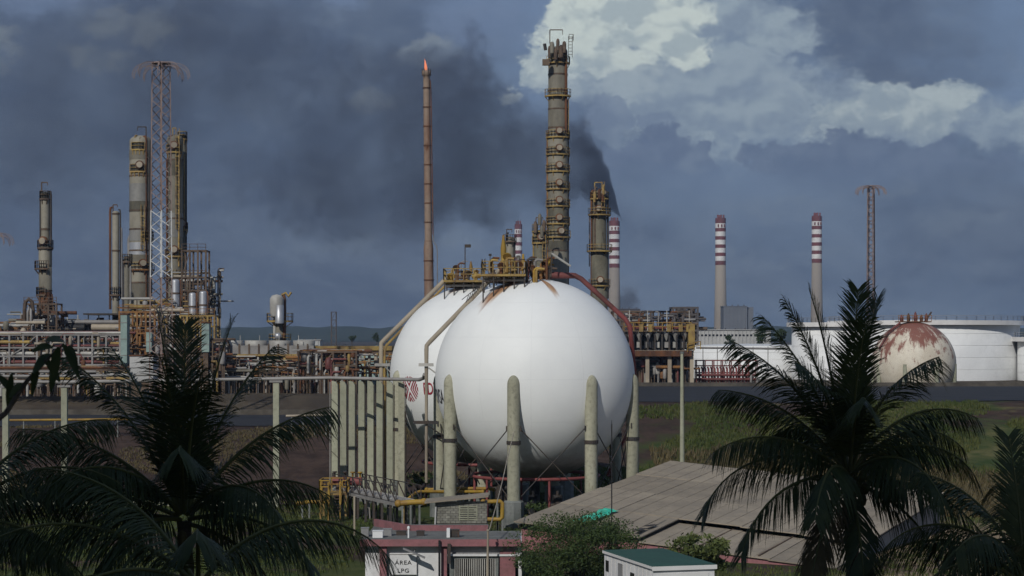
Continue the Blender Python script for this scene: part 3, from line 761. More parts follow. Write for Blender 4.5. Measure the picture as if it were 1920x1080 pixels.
for i in range(6): q.bar(W(1066 + (i % 2) * 7, 68, 418), W(1066 + (i % 2) * 7, 108, 418), .1); q.bar(W(1066, 72 + i * 6, 418), W(1073, 72 + i * 6, 418), .09)
q.build('railing', M['brown_steel'], T)
for (px, py, r_) in ((1035, 84, 8), (1046, 78, 6), (1058, 83, 7), (1052, 92, 9), (1030, 92, 5), (1042, 96, 7)):
    p = W(px, py, 417); MB().lathe(p, [(r_ * k * .5, -1.8), (r_ * k * .55, 0), (r_ * k * .4, .5), (.02, .7)], 10).build('top_nozzle', M['column_pale' if px % 2 else 'brown_steel'], T)
MB().bb(W(1017, 122, 416), W(1030, 112, 417)).build('valve_box', M['brown_steel'], T)
MB().cyl(W(1021, 82, 417), W(1023, 94, 417), .35, n=8).build('lamp', M['steel_dark'], T)
# shorter column right of it
T = column('sooty column with three platforms, left of the smoking chimney', 1124, 352, 29, 430, M['column_dark'],
           [(372, -190, 10, 5, -70), (402, -170, 30, 9, -95), (470, -180, 10, 11, 0), (535, -175, 5, 5, -88)],
           pipes=[(-15, 360, 560, 4, 'rust'), (15.5, 372, 560, 4, 'steel_dark'), (-9, 355, 470, 4, 'brown_steel'), (-19, 400, 500, 2, 'brown_steel')], ladder=(6, 350, 404), segs=[(356, 26), (472, 31), (600, 33)], head=(9, 10, 'yellow_old'))
for (px, py, r_) in ((1115, 366, 6), (1124, 360, 7), (1131, 352, 5), (1130, 366, 5)):
    p = W(px, py, 428); MB().lathe(p, [(r_ * k * .5, -1.5), (r_ * k * .55, 0), (r_ * k * .4, .5), (.02, .8)], 9).build('top_nozzle', M['yellow_old' if px % 2 else 'rust'], T)
# stub columns left of the tall one
T = column('squat column with a caged head, touching the tall column on its left', 1013, 432, 24, 410, M['column_dark'], [(433, -185, 5, 4, 0), (455, -175, -5, 4, -85)],
       pipes=[(-13, 436, 530, 3, 'yellow_old'), (11, 440, 530, 3, 'pale_pipe'), (0, 440, 530, 3, 'rust')], ladder=(7, 436, 530), head=(8, 24, 'brown_steel'))
for i, (px, py) in enumerate(((1004, 422), (1012, 408), (1020, 420), (1016, 430))):
    p = W(px, py, 408); MB().lathe(p, [(.35, -1.6), (.45, 0), (.3, .6), (.02, .9)], 9).build('top_nozzle', M['column' if i % 2 else 'brown_steel'], T)
column('slim pale column with a dark capped head beside the banded chimney left of the towers', 956, 444, 16, 415, M['column_pale'], [(452, -185, 10, 5, 0, 'brown_steel')],
       pipes=[(9, 450, 530, 3, 'steel_dark'), (-6, 440, 452, 4, 'steel_dark')], head=(6, 14, 'brown_steel'), pmat='brown_steel')
# flare stack
d = 450; k = d / F
root = thing('flare_stack', 'slender rusty flare stack with a small flame at its tip', 'flare', W(804, 630, d).to_tuple()[:2] + (PL,))
prof = [(8.9, 600), (8.9, 480), (9.2, 466), (7.0, 448), (6.5, 200), (6.2, 150), (6.2, 142), (8.0, 141), (8.0, 134), (6.6, 132)]
c0 = W(802.5, 630, d)
top = W(800, 130, d)
q = MB(); vs = []; n = 20
for (r_, py) in prof:
    p = W(805 - (600 - py) / 470 * 5.5, py, d)
    for i in range(n): vs.append((p.x + r_ * k * math.cos(2 * math.pi * i / n), p.y + r_ * k * math.sin(2 * math.pi * i / n), p.z))
q.add(vs, [(j * n + i, j * n + (i + 1) % n, (j + 1) * n + (i + 1) % n, (j + 1) * n + i) for j in range(len(prof) - 1) for i in range(n)], True)
q.lathe((W(805, 600, d).x, d, 0), [(9.5 * k, PL - .1), (9.5 * k, W(805, 599, d).z)], 20)
q.build('stack', M['flare'], root)
MB().path(pxpath([(813, 440, d), (812, 452, d), (818, 460, d), (820, 470, d), (820, 640, d)]), .12, 6).build('pilot_pipe', M['grey_pipe'], root)
MB().path(pxpath([(806.5, 150, d - .4), (808, 170, d - .6), (812, 440, d - .6)]), .14, 6).build('pilot_pipe', M['rust'], root)
p0 = W(799.5, 133, d)
for y in range(165, 600, 36):
    xx_ = 805 - (600 - y) / 470 * 5.5; pp_ = W(xx_, y, d); rr_ = (9.0 if y > 466 else 6.75) * k
    MB().lathe(pp_, [(rr_, -.12), (rr_ + .1, -.12), (rr_ + .1, .12), (rr_, .12)], 20, smooth=False).build('joint_ring', M['rust'], root)
for i in range(6):
    a = i * math.pi / 3; MB().cyl((p0.x + math.cos(a) * .95, p0.y + math.sin(a) * .95, p0.z - 1.2), (p0.x + math.cos(a) * .95, p0.y + math.sin(a) * .95, p0.z + .5), .09, n=6).build('burner_tip', M['steel_dark'], root)
fm_ = bpy.data.materials.new('flame'); fm_.use_nodes = True; t = NT(fm_.node_tree); b = t.n['Principled BSDF']
b.inputs['Base Color'].default_value = (.5, .1, .03, 1); b.inputs['Emission Color'].default_value = (1.0, .32, .17, 1); b.inputs['Emission Strength'].default_value = .6
q = MB(); prof = [(.05, 0), (.30, .4), (.34, .9), (.26, 1.5), (.12, 2.3), (.01, 2.9)]
vs = []
for (r_, z) in prof:
    for i in range(10): vs.append((p0.x - .1 - .08 * z * z * .5 + r_ * math.cos(i * .628), p0.y + r_ * math.sin(i * .628), p0.z + z - .1))
q.add(vs, [(j * 10 + i, j * 10 + (i + 1) % 10, (j + 1) * 10 + (i + 1) % 10, (j + 1) * 10 + i) for j in range(5) for i in range(10)], True).build('flame', fm_, root)
# banded power station chimneys
def chimney(label, px, ytop, wpx, d, whites=5):
    k = d / F; p = W(px, ytop, d); r = wpx * k / 2
    root = thing('chimney', label, 'chimney', (p.x, d, PL), 'red and white banded power station chimneys')
    n = 24; H = p.z - PL
    def rr(z): return r * (1 + .32 * min(1, max(0, (p.z - 88 * k - z) / (H - 88 * k))))
    zs = [PL - 1, PL + H * .25, p.z - 88 * k]
    MB().lathe((p.x, d, 0), [(rr(z), z) for z in zs] + [(r * .8, p.z - 87 * k)], n).build('shaft', M['stackconc'], root)
    y = 0.0; seq = [10.0] + [8.8, 6.6] * whites; cur = p.z
    z = p.z
    for i, h in enumerate(seq):
        if i == len(seq) - 1: h = z - (p.z - 88 * k); h /= k
        MB().lathe((p.x, d, 0), [(r * .8, z - h * k + .02), (r * 1.02, z - h * k + .02), (r * 1.02, z - .02), (r * .8, z - .02)], n, smooth=False).build('band', M['red_band'] if i % 2 == 0 else M['white_band'], root)
        z -= h * k
    for (ox, oy) in ((-.55, -.4), (.55, -.4), (-.1, .5), (.05, -.6)):
        MB().lathe((p.x + ox * r, d + oy * r, p.z - 2), [(r * .17, 0), (r * .17, 2 + 6 * k), (r * .1, 2 + 6 * k)], 10).build('flue_tip', M['red_band'], root)
    for j in range(3): 
        an = R(-120 + 35 * j); MB().bar((p.x + r * 1.05 * math.cos(an), d + r * 1.05 * math.sin(an), p.z - 17 * k), (p.x + r * 1.05 * math.cos(an), d + r * 1.05 * math.sin(an), p.z - 12 * k), 1.2).build('lamp', M['red_band'], root)
    return root
CH = 2000.0
chimney('red and white banded chimney pouring out black smoke', 1152, 414, 19.5, CH)
chimney('banded chimney standing alone beside the grey boiler house', 1351, 409, 19.5, CH)
chimney('banded chimney behind the right palm crown, farthest right of the chimneys', 1531.5, 405, 18.8, CH * 1.03)
chimney('banded chimney peeping out behind the slim pale column, farthest left', 972, 420, 14, CH * 1.25)
# umbrella masts
def mast(label, px, ytop, wpx, d, arm_px, rot=R(32), ybase=None, white=None):
    k = d / F; p = W(px, ytop, d); r = wpx * k / 2
    root = thing('lattice_mast', label, 'mast', (p.x, d, PL), 'umbrella topped lattice masts')
    zt = p.z - 2 * k; zb = PL - .2; H = zt - zb
    def corner(i, z):
        a = rot + i * math.pi / 2; rr = r * (1 + .32 * (zt - z) / H); return Vector((p.x + rr * math.cos(a), d + rr * math.sin(a), z))
    th = max(.16, 1.6 * k)
    segz = [zb, zt] if not white else [zb, CAMZ - (white[1] - HOR) * k, CAMZ - (white[0] - HOR) * k, zt]
    for s_ in range(len(segz) - 1):
        mt = M['mast_white'] if (white and s_ == 1) else M['mast_rust']
        for i in range(4): MB().bar(corner(i, segz[s_]), corner(i, segz[s_ + 1]), th).build('leg', mt, root)
        for i in range(4):
            q = MB(); h = 2.0 * r * 1.05; n = max(1, int(round((segz[s_ + 1] - segz[s_]) / h))); 
            for j in range(n):
                za = segz[s_] + (segz[s_ + 1] - segz[s_]) * j / n; zb_ = segz[s_] + (segz[s_ + 1] - segz[s_]) * (j + .5) / n; zc = segz[s_] + (segz[s_ + 1] - segz[s_]) * (j + 1) / n
                q.bar(corner(i, za), corner((i + 1) % 4, zb_), th * .6); q.bar(corner((i + 1) % 4, zb_), corner(i, zc), th * .6)
            q.build('lacing', mt, root)
    ap = arm_px * k
    for j in range(8):
        a = j * math.pi / 4 + .06; q = MB(); pu = []; pd = []
        for s_ in np.linspace(0, 1, 9):
            rr = r * .4 + (ap - r * .4) * math.sin(s_ * math.pi / 2) ** .9 if s_ > 0 else r * .4
            drop = ap * .52 * s_ ** 2.6
            pu.append(Vector((p.x + rr * math.cos(a), d + rr * math.sin(a), p.z - drop)))
            pd.append(Vector((p.x + rr * .93 * math.cos(a), d + rr * .93 * math.sin(a), p.z - drop - ap * .15 * (1 - s_ * .5))))
        for u_ in range(8):
            q.bar(pu[u_], pu[u_ + 1], th * .42); q.bar(pd[u_], pd[u_ + 1], th * .38); q.bar(pu[u_], pd[u_ + 1], th * .22); q.bar(pu[u_], pd[u_], th * .22)
        q.build('arm', M['mast_rust'], root)
    MB().lathe((p.x, d, p.z), [(.01, .12), (r * .5, .1), (r * 1.1, -.05), (r * 1.1, -.2)], 12).build('cap', M['mast_rust'], root)
    return root
mast('tall rusty lattice mast with an umbrella of arms, in front of the left columns', 302, 117, 33, 300, 54, R(13), white=(395, 520))
mast('distant thin lattice mast with umbrella arms above the right palm', 1633, 348, 14, 600, 30, R(20))
mast('lattice mast mostly cut off by the left picture edge, only arm tips showing', -16, 436, 22, 390, 42, R(10))

# left hand group of columns
column('thickest column of the left group, mottled grey and brown', 264, 256, 42, 385, M['column_pale'],
       [(322, -140, -60, 3, -85), (505, -180, 0, 5, -70, 'orange_rust'), (588, -180, 0, 6, 0, 'orange_rust'), (447, -75, 10, 3, 0), (281, -130, -60, 2, 0)],
       pipes=[(13, 260, 560, 4, 'rust'), (-8, 258, 330, 3, 'yellow_old'), (19, 300, 600, 3, 'steel_dark'), (-22, 445, 600, 6, 'grey_pipe')], ladder=(8, 395, 470), head=(-10, 18, 'steel_dark'), bands=(330, 395, 430, 470, 530), sleeves=[(282, 300, 'column'), (345, 378, 'silver_dull'), (378, 398, 'column_dark'), (432, 452, 'silver_dull'), (455, 478, 'silver'), (478, 503, 'column'), (532, 560, 'column')])
T = column('column behind the lattice mast with a yellow ladder up its right side', 328, 254, 30, 379, M['column'],
       [(285, -150, -30, 3, -85), (480, -170, 0, 4, -85), (520, -180, 0, 6, 0, 'brown_steel')], pipes=[(9, 260, 500, 4, 'yellow_old'), (-5, 258, 330, 3, 'rust'), (-13, 300, 600, 4, 'rust')], ladder=(8, 252, 430), head=(4, 14, 'yellow_old'), bands=(300, 410, 470), sleeves=[(300, 330, 'column_dark'), (400, 445, 'silver_dull'), (470, 478, 'silver_dull')])
column('narrow dark column at the right of the left group, behind the ladder column', 342, 252, 15, 384, M['column_dark'], [(430, -120, 20, 3, -80), (260, -170, 0, 2, 0)], pipes=[(8, 265, 600, 2, 'steel_dark')], ladder=(2, 300, 430))
column('far left column with a thinner upper half and crooked overhead pipe', 85, 356, 17, 360, M['column'],
       [(372, -180, 0, 3, 0, 'brown_steel'), (464, -190, 10, 7, -100, 'brown_steel'), (503, -190, -60, 8, 0, 'brown_steel'), (552, -190, -80, 5, 0, 'brown_steel'), (580, -120, 20, 6, 0, 'brown_steel')],
       pipes=[(11, 362, 470, 4, 'steel_dark'), (-9, 362, 470, 3, 'steel_dark'), (-10, 505, 620, 3, 'beige_pipe'), (14, 555, 620, 3, 'rust')], segs=[(360, 16), (466, 24), (700, 26)], head=(7, 14, 'brown_steel'), pmat='brown_steel', bands=(430, 466, 545), sleeves=[(372, 428, 'column_pale'), (470, 500, 'column_pale'), (548, 600, 'rust')])
column('twin pipe column, slim and grey, left of the thickest column', 217, 396, 13, 365, M['column_pale'], [(552, -180, 0, 5, 0, 'brown_steel')],
       pipes=[(-10, 392, 580, 4.5, 'rust'), (9, 396, 560, 3, 'steel_dark'), (12, 430, 560, 2.5, 'grey_pipe')], head=(5, 12, 'brown_steel'), pmat='brown_steel', bands=(401, 470))
column('short grey stub column squeezed between the twin pipe column and the thickest one', 238, 480, 11, 372, M['column'], [(490, -180, 0, 5, 0, 'brown_steel')], pipes=[(-7, 490, 600, 3, 'steel_dark'), (7, 500, 600, 4, 'grey_pipe')], pmat='brown_steel')
for (px, y0, y1, wd, lb) in ((329, 524, 640, 17, 'tallest bright aluminium clad vessel, beside the lattice mast foot'), (361, 549, 640, 14, 'left one of the two matching aluminium drums'), (381, 546, 640, 15, 'right one of the two matching aluminium drums')):
    T = column(lb, px, y0, wd, 355, M['silver'], [(y1 - 38, -180, 0, 4, 0, 'orange_rust')], pipes=[(wd * .6, y0 + 4, 640, 2.5, 'rust')], name='aluminium_vessel', cat='vessel', bands=(y0 + 26, y0 + 52))
# steel frame above the drums
def frame(name, label, cat, px0, px1, d, rows, ncol, mt, depth=4.0, thick=.3, zbase=PL, brace=True, railm=None):
    a = W(px0, 0, d).x; b_ = W(px1, 0, d).x; k = d / F
    root = thing(name, label, cat, ((a + b_) / 2, d, zbase))
    ztop = CAMZ - (min(rows) - HOR) * k
    for i in range(ncol):
        x = a + (b_ - a) * i / (ncol - 1)
        for yy in (d, d + depth): MB().bar((x, yy, zbase), (x, yy, ztop), thick).build('post', M[mt], root)
    for y in rows:
        z = CAMZ - (y - HOR) * k
        q = MB()
        for yy in (d, d + depth): q.bar((a - thick / 2, yy, z), (b_ + thick / 2, yy, z), thick * .9)
        for i in range(ncol):
            x = a + (b_ - a) * i / (ncol - 1); q.bar((x, d, z), (x, d + depth, z), thick * .8)
        q.build('beam', M[mt], root)
        if railm: MB().rail([(a, d - .1, z), (b_, d - .1, z)], 1.2, .09, False, 1.6).build('railing', M[railm], root)
    if brace:
        zz = [CAMZ - (y - HOR) * k for y in sorted(rows, reverse=True)]
        zz = [zbase] + zz
        for j in range(len(zz) - 1):
            i = j % (ncol - 1); x0 = a + (b_ - a) * i / (ncol - 1); x1 = a + (b_ - a) * (i + 1) / (ncol - 1)
            MB().bar((x0, d, zz[j]), (x1, d, zz[j + 1]), thick * .5).build('brace', M[mt], root)
    return root, a, b_
frame('steel_frame', 'rusty open frame rising over the two aluminium drums', 'frame', 341, 386, 360, (470, 520, 545, 585), 4, 'brown_steel', railm='brown_steel')
frame('steel_frame', 'brown stair frame between the far left column and its bent pipe', 'frame', 45, 106, 352, (570, 589, 625), 5, 'brown_steel', railm='brown_steel')
frame('steel_frame', 'orange rusted frame at the foot of the thickest column', 'frame', 224, 290, 345, (585, 625, 655), 5, 'orange_rust', railm='orange_rust')
frame('steel_frame', 'frame with orange landings below the aluminium drums', 'frame', 338, 402, 345, (592, 612, 650), 6, 'yellow_old', railm='orange_rust')
def clutter(root, px0, px1, d, y0, y1, n, mats, rmin=.08, rmax=.28, seed=1):
    """process pipework: risers with elbows, valves and short drums, each a part of the unit"""
    rn = random.Random(seed); k = d / F
    for i in range(n):
        x = rn.uniform(px0, px1); ya = rn.uniform(y0, (y0 + y1) / 2 + (y1 - y0) * .2); dd = d + rn.uniform(-.4, 4)
        r_ = rn.uniform(rmin, rmax); m_ = M[rn.choice(mats)]; ty = rn.random()
        p = W(x, ya, dd)
        if ty < .55:
            e = rn.choice((-1, 1)) * rn.uniform(.6, 3.0); zb = max(PL, p.z - rn.uniform(2, 9))
            MB().path([(p.x + e, dd, p.z), (p.x + e * .15, dd, p.z), (p.x, dd, p.z - .4 * abs(e) ** .5), (p.x, dd, zb)], r_, 7).build('riser_pipe', m_, root)
        elif ty < .75:
            h = rn.uniform(1, 2.4); MB().lathe((p.x, dd, p.z - h), [(r_ * 1.6, 0), (r_ * 2.2, h * .12), (r_ * 2.2, h * .8), (r_ * 1.2, h), (.02, h * 1.05)], 10).build('drum', m_, root)
            MB().bar((p.x, dd, PL), (p.x, dd, p.z - h), .18).build('support', M['brown_steel'], root)
        else:
            l = rn.uniform(2, 7); MB().cyl((p.x - l / 2, dd, p.z), (p.x + l / 2, dd, p.z), r_ * 1.2, n=8).build('header_pipe', m_, root)
            MB().bar((p.x, dd, PL), (p.x, dd, p.z), .16).build('support', M['brown_steel'], root)
def pipe_rack(label, px0, px1, d, rows, ncol, post, pipem, depth=5.0, npipes=3, rp=.22, seed=1, thick=.3, nclut=0, cmats=('pale_pipe', 'grey_pipe', 'beige_pipe', 'pale_pipe', 'yellow_old', 'brown_steel', 'rust', 'maroon_pipe')):
    root, a, b_ = frame('pipe_rack', label, 'pipe rack', px0, px1, d, rows, ncol, post, depth, thick)
    rn = random.Random(seed); k = d / F
    for y in rows:
        z = CAMZ - (y - HOR) * k
        for j in range(npipes):
            r_ = rp * rn.uniform(.6, 1.4); yy = d + .4 + (depth - .8) * j / max(1, npipes - 1)
            e0 = rn.uniform(-2, 1); e1 = rn.uniform(-1, 2)
            MB().cyl((a + e0, yy, z + thick / 2 + r_), (b_ + e1, yy, z + thick / 2 + r_), r_, n=8).build('pipe', M[rn.choice(pipem)], root)
    if nclut: clutter(root, px0, px1, d, min(rows) - 6, 738, nclut, cmats, seed=seed + 50)
    return root
LP = ('grey_pipe', 'beige_pipe', 'brown_steel', 'maroon_pipe', 'pale_pipe', 'rust')
pipe_rack('long many level pipe rack at the far left, behind the leafy branch', -60, 225, 338, (628, 652, 668, 684, 700), 12, 'grey_pipe', LP, 6, 4, .26, 3, nclut=150)
pipe_rack('low pipe rack in front of the left columns, close to the bank', -60, 240, 326, (694, 712), 13, 'brown_steel', LP, 3, 3, .2, 5, nclut=90)
pipe_rack('rusty pipe rack with red pipes behind the left palm', 60, 235, 352, (640, 660, 690), 9, 'brown_steel', ('maroon_pipe', 'red_pipe', 'rust', 'grey_pipe'), 6, 4, .24, 8, nclut=130)
pipe_rack('pipe rack with pale beams between the left palm and the vessel tower', 405, 560, 345, (681, 705), 6, 'pale_pipe', LP, 4, 3, .2, 11, nclut=100)
pipe_rack('tangled rack of small rusty pipes left of the slab columns', 560, 668, 340, (660, 686, 704), 6, 'brown_steel', ('rust', 'orange_rust', 'grey_pipe', 'pale_pipe'), 4, 3, .16, 14, nclut=120, cmats=('rust', 'orange_rust', 'pale_pipe', 'grey_pipe', 'yellow_old', 'maroon_pipe'))
pipe_rack('crowded pipe rack at the foot of the aluminium drums', 290, 420, 338, (640, 668, 692), 7, 'brown_steel', LP, 5, 3, .2, 17, nclut=90)
# the scorched head-up beam and cooler deck right of the left palm
d = 350; k = d / F
root = thing('cooler_deck', 'long dark fan cooler deck with yellow edge, right of the left palm', 'cooler', (W(505, 0, d).x, d, PL))
a = W(405, 664, d); b_ = W(588, 648, d)
MB().bb((a.x, d, a.z), (b_.x, d + 9, b_.z)).build('fan_housing', M['grey_pipe'], root)
MB().bb((a.x - .2, d - .25, a.z - .35), (b_.x + .2, d - .02, a.z)).build('edge_beam', M['yellow_old'], root)
MB().bb((a.x, d + .4, a.z - 2.6), (b_.x, d + 8.4, a.z - .4)).build('tube_bank', M['black'], root)
for i in range(10):
    x = a.x + (b_.x - a.x) * (i + .3) / 10; MB().bb((x, d - .12, a.z + .02), (x + .3, d - .005, b_.z + .3)).build('rib', M['brown_steel'], root)
    MB().bar((x, d + .1, PL), (x, d + .1, a.z - .4), .3).build('post', M['pale_pipe'], root)
for i in range(4):
    x = a.x + (b_.x - a.x) * (i + .5) / 4; MB().lathe((x, d + 4.5, b_.z), [(1.9, 0), (2.0, .9), (1.7, .9)], 18).build('fan_ring', M['pale_pipe'], root)
for i in range(5):
    x = a.x + (b_.x - a.x) * (i + .2) / 5; MB().bar((x, d + 1, b_.z), (x, d + 1, b_.z + 1.8), .1).build('lamp_post', M['pale_pipe'], root)
root = thing('cooler_deck', 'lower dark cooler deck with yellow skirting behind the slab columns', 'cooler', (W(680, 0, 348).x, 348, PL))
a = W(590, 657, 352); b_ = W(735, 649, 352)
MB().bb((a.x, 352, a.z), (b_.x, 360, b_.z)).build('fan_housing', M['yellow_old'], root)
MB().bb((a.x, 352.3, a.z - .9), (b_.x, 359, a.z - .02)).build('tube_bank', M['brown_steel'], root)
for i in range(7): x = a.x + (b_.x - a.x) * i / 6.2; MB().bar((x, 352.2, PL), (x, 352.2, a.z - .5), .3).build('post', M['yellow_old'], root)
# grey tank behind the slab columns
root = thing('storage_tank', 'squat grey green tank behind the slab columns', 'tank', (W(705, 0, 372).x, 372, PL))
c = W(706, 657, 372); k = 372 / F; r_ = 42 * k
MB().lathe((c.x, 372, 0), [(r_, PL - .1), (r_, c.z), (r_ * .6, c.z + .5), (.02, c.z + .9)], 36).build('shell', M['teal'], root)
MB().bar(W(668, 660, 366.5), W(703, 700, 366.5), .5, .3).build('stair', M['grey_pipe'], root)
MB().lathe((c.x, 372, c.z), [(r_, -.25), (r_ + .12, -.25), (r_ + .12, .05), (r_, .05)], 36, smooth=False).build('rim', M['grey_pipe'], root)
# single vessel tower standing alone
T = column('lone vessel tower with white cap, yellow platforms and bent overhead pipe', 525, 552, 27, 360, M['column'], [(601, -200, 20, 13, -85), (640, -180, 0, 9, 0)], segs=[(556, 24), (700, 24)],
           pipes=[(-9, 558, 660, 6, 'pale_pipe'), (9, 556, 660, 6, 'rust'), (3, 575, 640, 4, 'silver')], ladder=(-11, 570, 601))
k = 360 / F; p = W(519, 560, 358); MB().lathe(p, [(1.0, -3.2), (1.25, -2.6), (1.25, 0), (.9, .55), (.02, .8)], 16).build('drum', M['pale_pipe'], T)
p = W(524, 575, 357.4); MB().lathe(p, [(.8, -3.0), (.8, .2), (.02, .5)], 14).build('drum', M['silver'], T)
MB().path(pxpath([(528, 553, 359), (536, 549, 359), (541, 556, 359), (546, 548, 359)]), .22, 8).build('overhead_pipe', M['yellow_old'], T)
p = W(521, 630, 357.5); uv_ball(MB(), p, .62, 14, 10).build('drum_head', M['silver'], T)
frame('steel_frame', 'far thin derrick of dark steel on the plateau horizon', 'frame', 621, 630, 640, (585, 600, 615, 630, 645), 2, 'far_dark', 1.5, .25)
q = MB(); p = W(625.5, 580, 640); q.bar(p - Vector((0, 0, 1)), p + Vector((0, 0, .3)), .3)
# teal panels and the white box at the foot of the left columns
def box_thing(name, label, cat, x0, x1, y0, y1, d, depth, mt, extra=None):
    a = W(x0, y1, d); b_ = W(x1, y0, d)
    root = thing(name, label, cat, ((a.x + b_.x) / 2, d, a.z))
    MB().bb((a.x, d, a.z), (b_.x, d + depth, b_.z)).build('body', M[mt], root)
    MB().bb((a.x - .12, d - .12, b_.z + .004), (b_.x + .12, d + depth + .12, b_.z + .22)).build('capping', M['rust'], root)
    n = max(1, int((b_.z - a.z) / 2.2))
    for i in range(n): z = a.z + (b_.z - a.z) * (i + .5) / n; MB().bb((a.x - .03, d - .06, z), (b_.x + .03, d - .003, z + .1)).build('seam', M['grey_pipe'], root)
    if a.z > PL + .5: MB().bb((a.x + .2, d + .2, PL), (b_.x - .2, d + depth - .2, a.z - .003)).build('plinth', M['brown_steel'], root)
    return root
box_thing('duct_panel', 'tall pale teal duct at the foot of the thickest column', 'duct', 226, 238, 590, 682, 336, 2.5, 'teal')
box_thing('duct_panel', 'short pale teal duct just right of the thickest column foot', 'duct', 274, 284, 622, 660, 337, 2.0, 'teal')
box_thing('duct_panel', 'pale teal duct below the right aluminium drum', 'duct', 378, 392, 606, 660, 337, 2.0, 'teal')
box_thing('equipment_box', 'pale grey equipment box between the teal duct and the left palm', 'box', 243, 287, 668, 712, 322, 5, 'farwhite')
# horizontal exchangers on a deck, far left
root = thing('exchanger_deck', 'dark roofed exchanger deck between the far left column and the thickest column', 'deck', (W(172, 0, 358).x, 358, PL))
a = W(122, 602, 358); b_ = W(228, 597, 358)
MB().bb((W(158, 0, 358).x, 357, a.z + 1.1), (b_.x, 366, a.z + 1.4)).build('roof', M['steel_dark'], root)
MB().bb((a.x, 358, a.z - 1.1), (b_.x, 365, a.z - .6)).build('deck', M['brown_steel'], root)
for (x0, x1, y, rp, mm) in ((172, 228, 614, .62, 'beige_pipe'), (128, 160, 615, .95, 'black'), (120, 228, 604, .4, 'grey_pipe')):
    p = W(x0, y, 357); e = W(x1, y, 357); MB().cyl(p, e, rp, n=14).build('exchanger', M[mm], root)
for i in range(6):
    x = a.x + (b_.x - a.x) * (i + .2) / 5.4; MB().bar((x, 358.2, PL), (x, 358.2, a.z - 1.1), .3).build('post', M['grey_pipe'], root)
    MB().bar((x, 358.2, a.z - .6), (x, 358.2, a.z + 1.1), .18).build('post', M['pale_pipe'], root)
MB().bar(W(115, 622, 357), W(123, 600, 357), .5).build('chute', M['white'], root)
for (x, y) in ((48, 562), (58, 562)):
    pass
root = thing('bent_pipe', 'dark bent twin pipe standing at the left of the far left column', 'pipe', (W(50, 0, 350).x, 350, PL))
MB().path(pxpath([(46, 740, 350), (46, 580, 350), (48, 566, 350), (54, 561, 350), (60, 566, 350), (62, 580, 350), (62, 640, 350)]), .33, 10).build('pipe_bend', M['brown_steel'], root)
MB().path(pxpath([(52, 740, 349), (52, 585, 349), (55, 575, 349), (58, 580, 349), (58, 640, 349)]), .2, 8).build('pipe_bend', M['grey_pipe'], root)

def skid(label, px0, px1, d, y0, y1, n, mats, seed, rmax=.3):
    root = thing('process_skid', label, 'pipework', (W((px0 + px1) / 2, 0, d).x, d, PL))
    clutter(root, px0, px1, d, y0, y1, n, mats, .08, rmax, seed)
    return root
MX = ('grey_pipe', 'pale_pipe', 'beige_pipe', 'rust', 'brown_steel', 'orange_rust', 'column')
skid('tall tangle of risers round the foot of the far left column', 40, 125, 356, 585, 650, 70, MX, 61)
skid('pipework crowding the deck left of the thickest column', 125, 240, 362, 598, 660, 70, MX, 62)
skid('orange and grey pipework between the thickest column and the drums', 240, 345, 352, 560, 660, 90, ('orange_rust', 'yellow_old', 'grey_pipe', 'beige_pipe', 'rust', 'pale_pipe'), 63)
skid('small risers and landings right of the aluminium drums', 350, 415, 366, 500, 640, 60, MX, 64)
skid('low pipework in front of the cooler deck right of the left palm', 410, 600, 341, 668, 725, 90, MX, 65, .22)
skid('fine pipework behind the slab columns', 590, 740, 345, 660, 720, 70, MX, 66, .22)
skid('grey pipework at the very left edge behind the leafy branch', -50, 60, 344, 600, 690, 60, MX, 67)
# ------------------------------------------------------------------ process unit right of the spheres
d = 400; k = d / F
root, a, b_ = frame('process_rack', 'fan cooler rack with brown concrete posts and yellow rails, right of the spheres', 'pipe rack', 1172, 1297, d, (660,), 4, 'beige_pipe', 9, .75, brace=False)
z = lambda y: CAMZ - (y - HOR) * k
X = lambda px: (px - 960) * k
for i in range(3):
    for j in range(3): pass
MB().bb((X(1168), d - 1.2, z(668)), (X(1296), d + 9.5, z(657.5))).build('deck', M['rust'], root)
MB().bb((X(1172), d + 1.5, z(655)), (X(1288), d + 9, z(628))).build('tube_bank', M['black'], root)
for i in range(9):
    x = X(1174 + i * 13.5); MB().bar((x, d + .2, z(657)), (x, d + .2, z(622)), .35).build('post', M['steel_dark'], root)
for i in range(7):
    x = X(1182 + i * 17); q = MB(); q.lathe((x, d + .6, z(634)), [(.1, -.5), (.55, .5), (.9, 1.1)], 12); q.build('fan_hood', M['pale_pipe'], root)
    MB().bb((x - .5, d + .9, z(652)), (x + .45, d + 1.3, z(641))).build('louvre_panel', M['pale_pipe' if i % 2 else 'grey_pipe'], root)
MB().bb((X(1170), d - .6, z(622)), (X(1296), d + 9, z(620))).build('deck', M['brown_steel'], root)
MB().bb((X(1176), d + .2, z(618)), (X(1288), d + 1.2, z(611))).build('header_box', M['maroon_pipe'], root)
MB().rail([(X(1170), d - .5, z(620)), (X(1296), d - .5, z(620))], 1.6, .13, False, 1.8).build('railing', M['yellow'], root)
for px in (1198, 1215, 1250, 1272, 1286): MB().bb((X(px), d - .9, z(622)), (X(px) + .8, d - .62, z(608))).build('sign_plate', M['yellow_old'], root)
for px in (1214, 1250, 1180, 1292): MB().bar((X(px), d - .3, z(620)), (X(px), d - .3, z(582)), .16).build('lamp_post', M['pale_pipe'], root)
MB().bb((X(1290), d - 1.1, z(656)), (X(1302), d + 2, z(607))).build('stair_tower', M['yellow_old'], root)
MB().rail([(X(1288), d - 1.6, z(660)), (X(1312), d - 1.6, z(655))], 1.6, .14, False, 1.4).build('railing', M['yellow'], root)
clutter(root, 1172, 1296, d + 1, 665, 712, 46, ('steel_dark', 'maroon_pipe', 'grey_pipe', 'orange_rust', 'rust', 'pale_pipe'), .1, .3, 31)
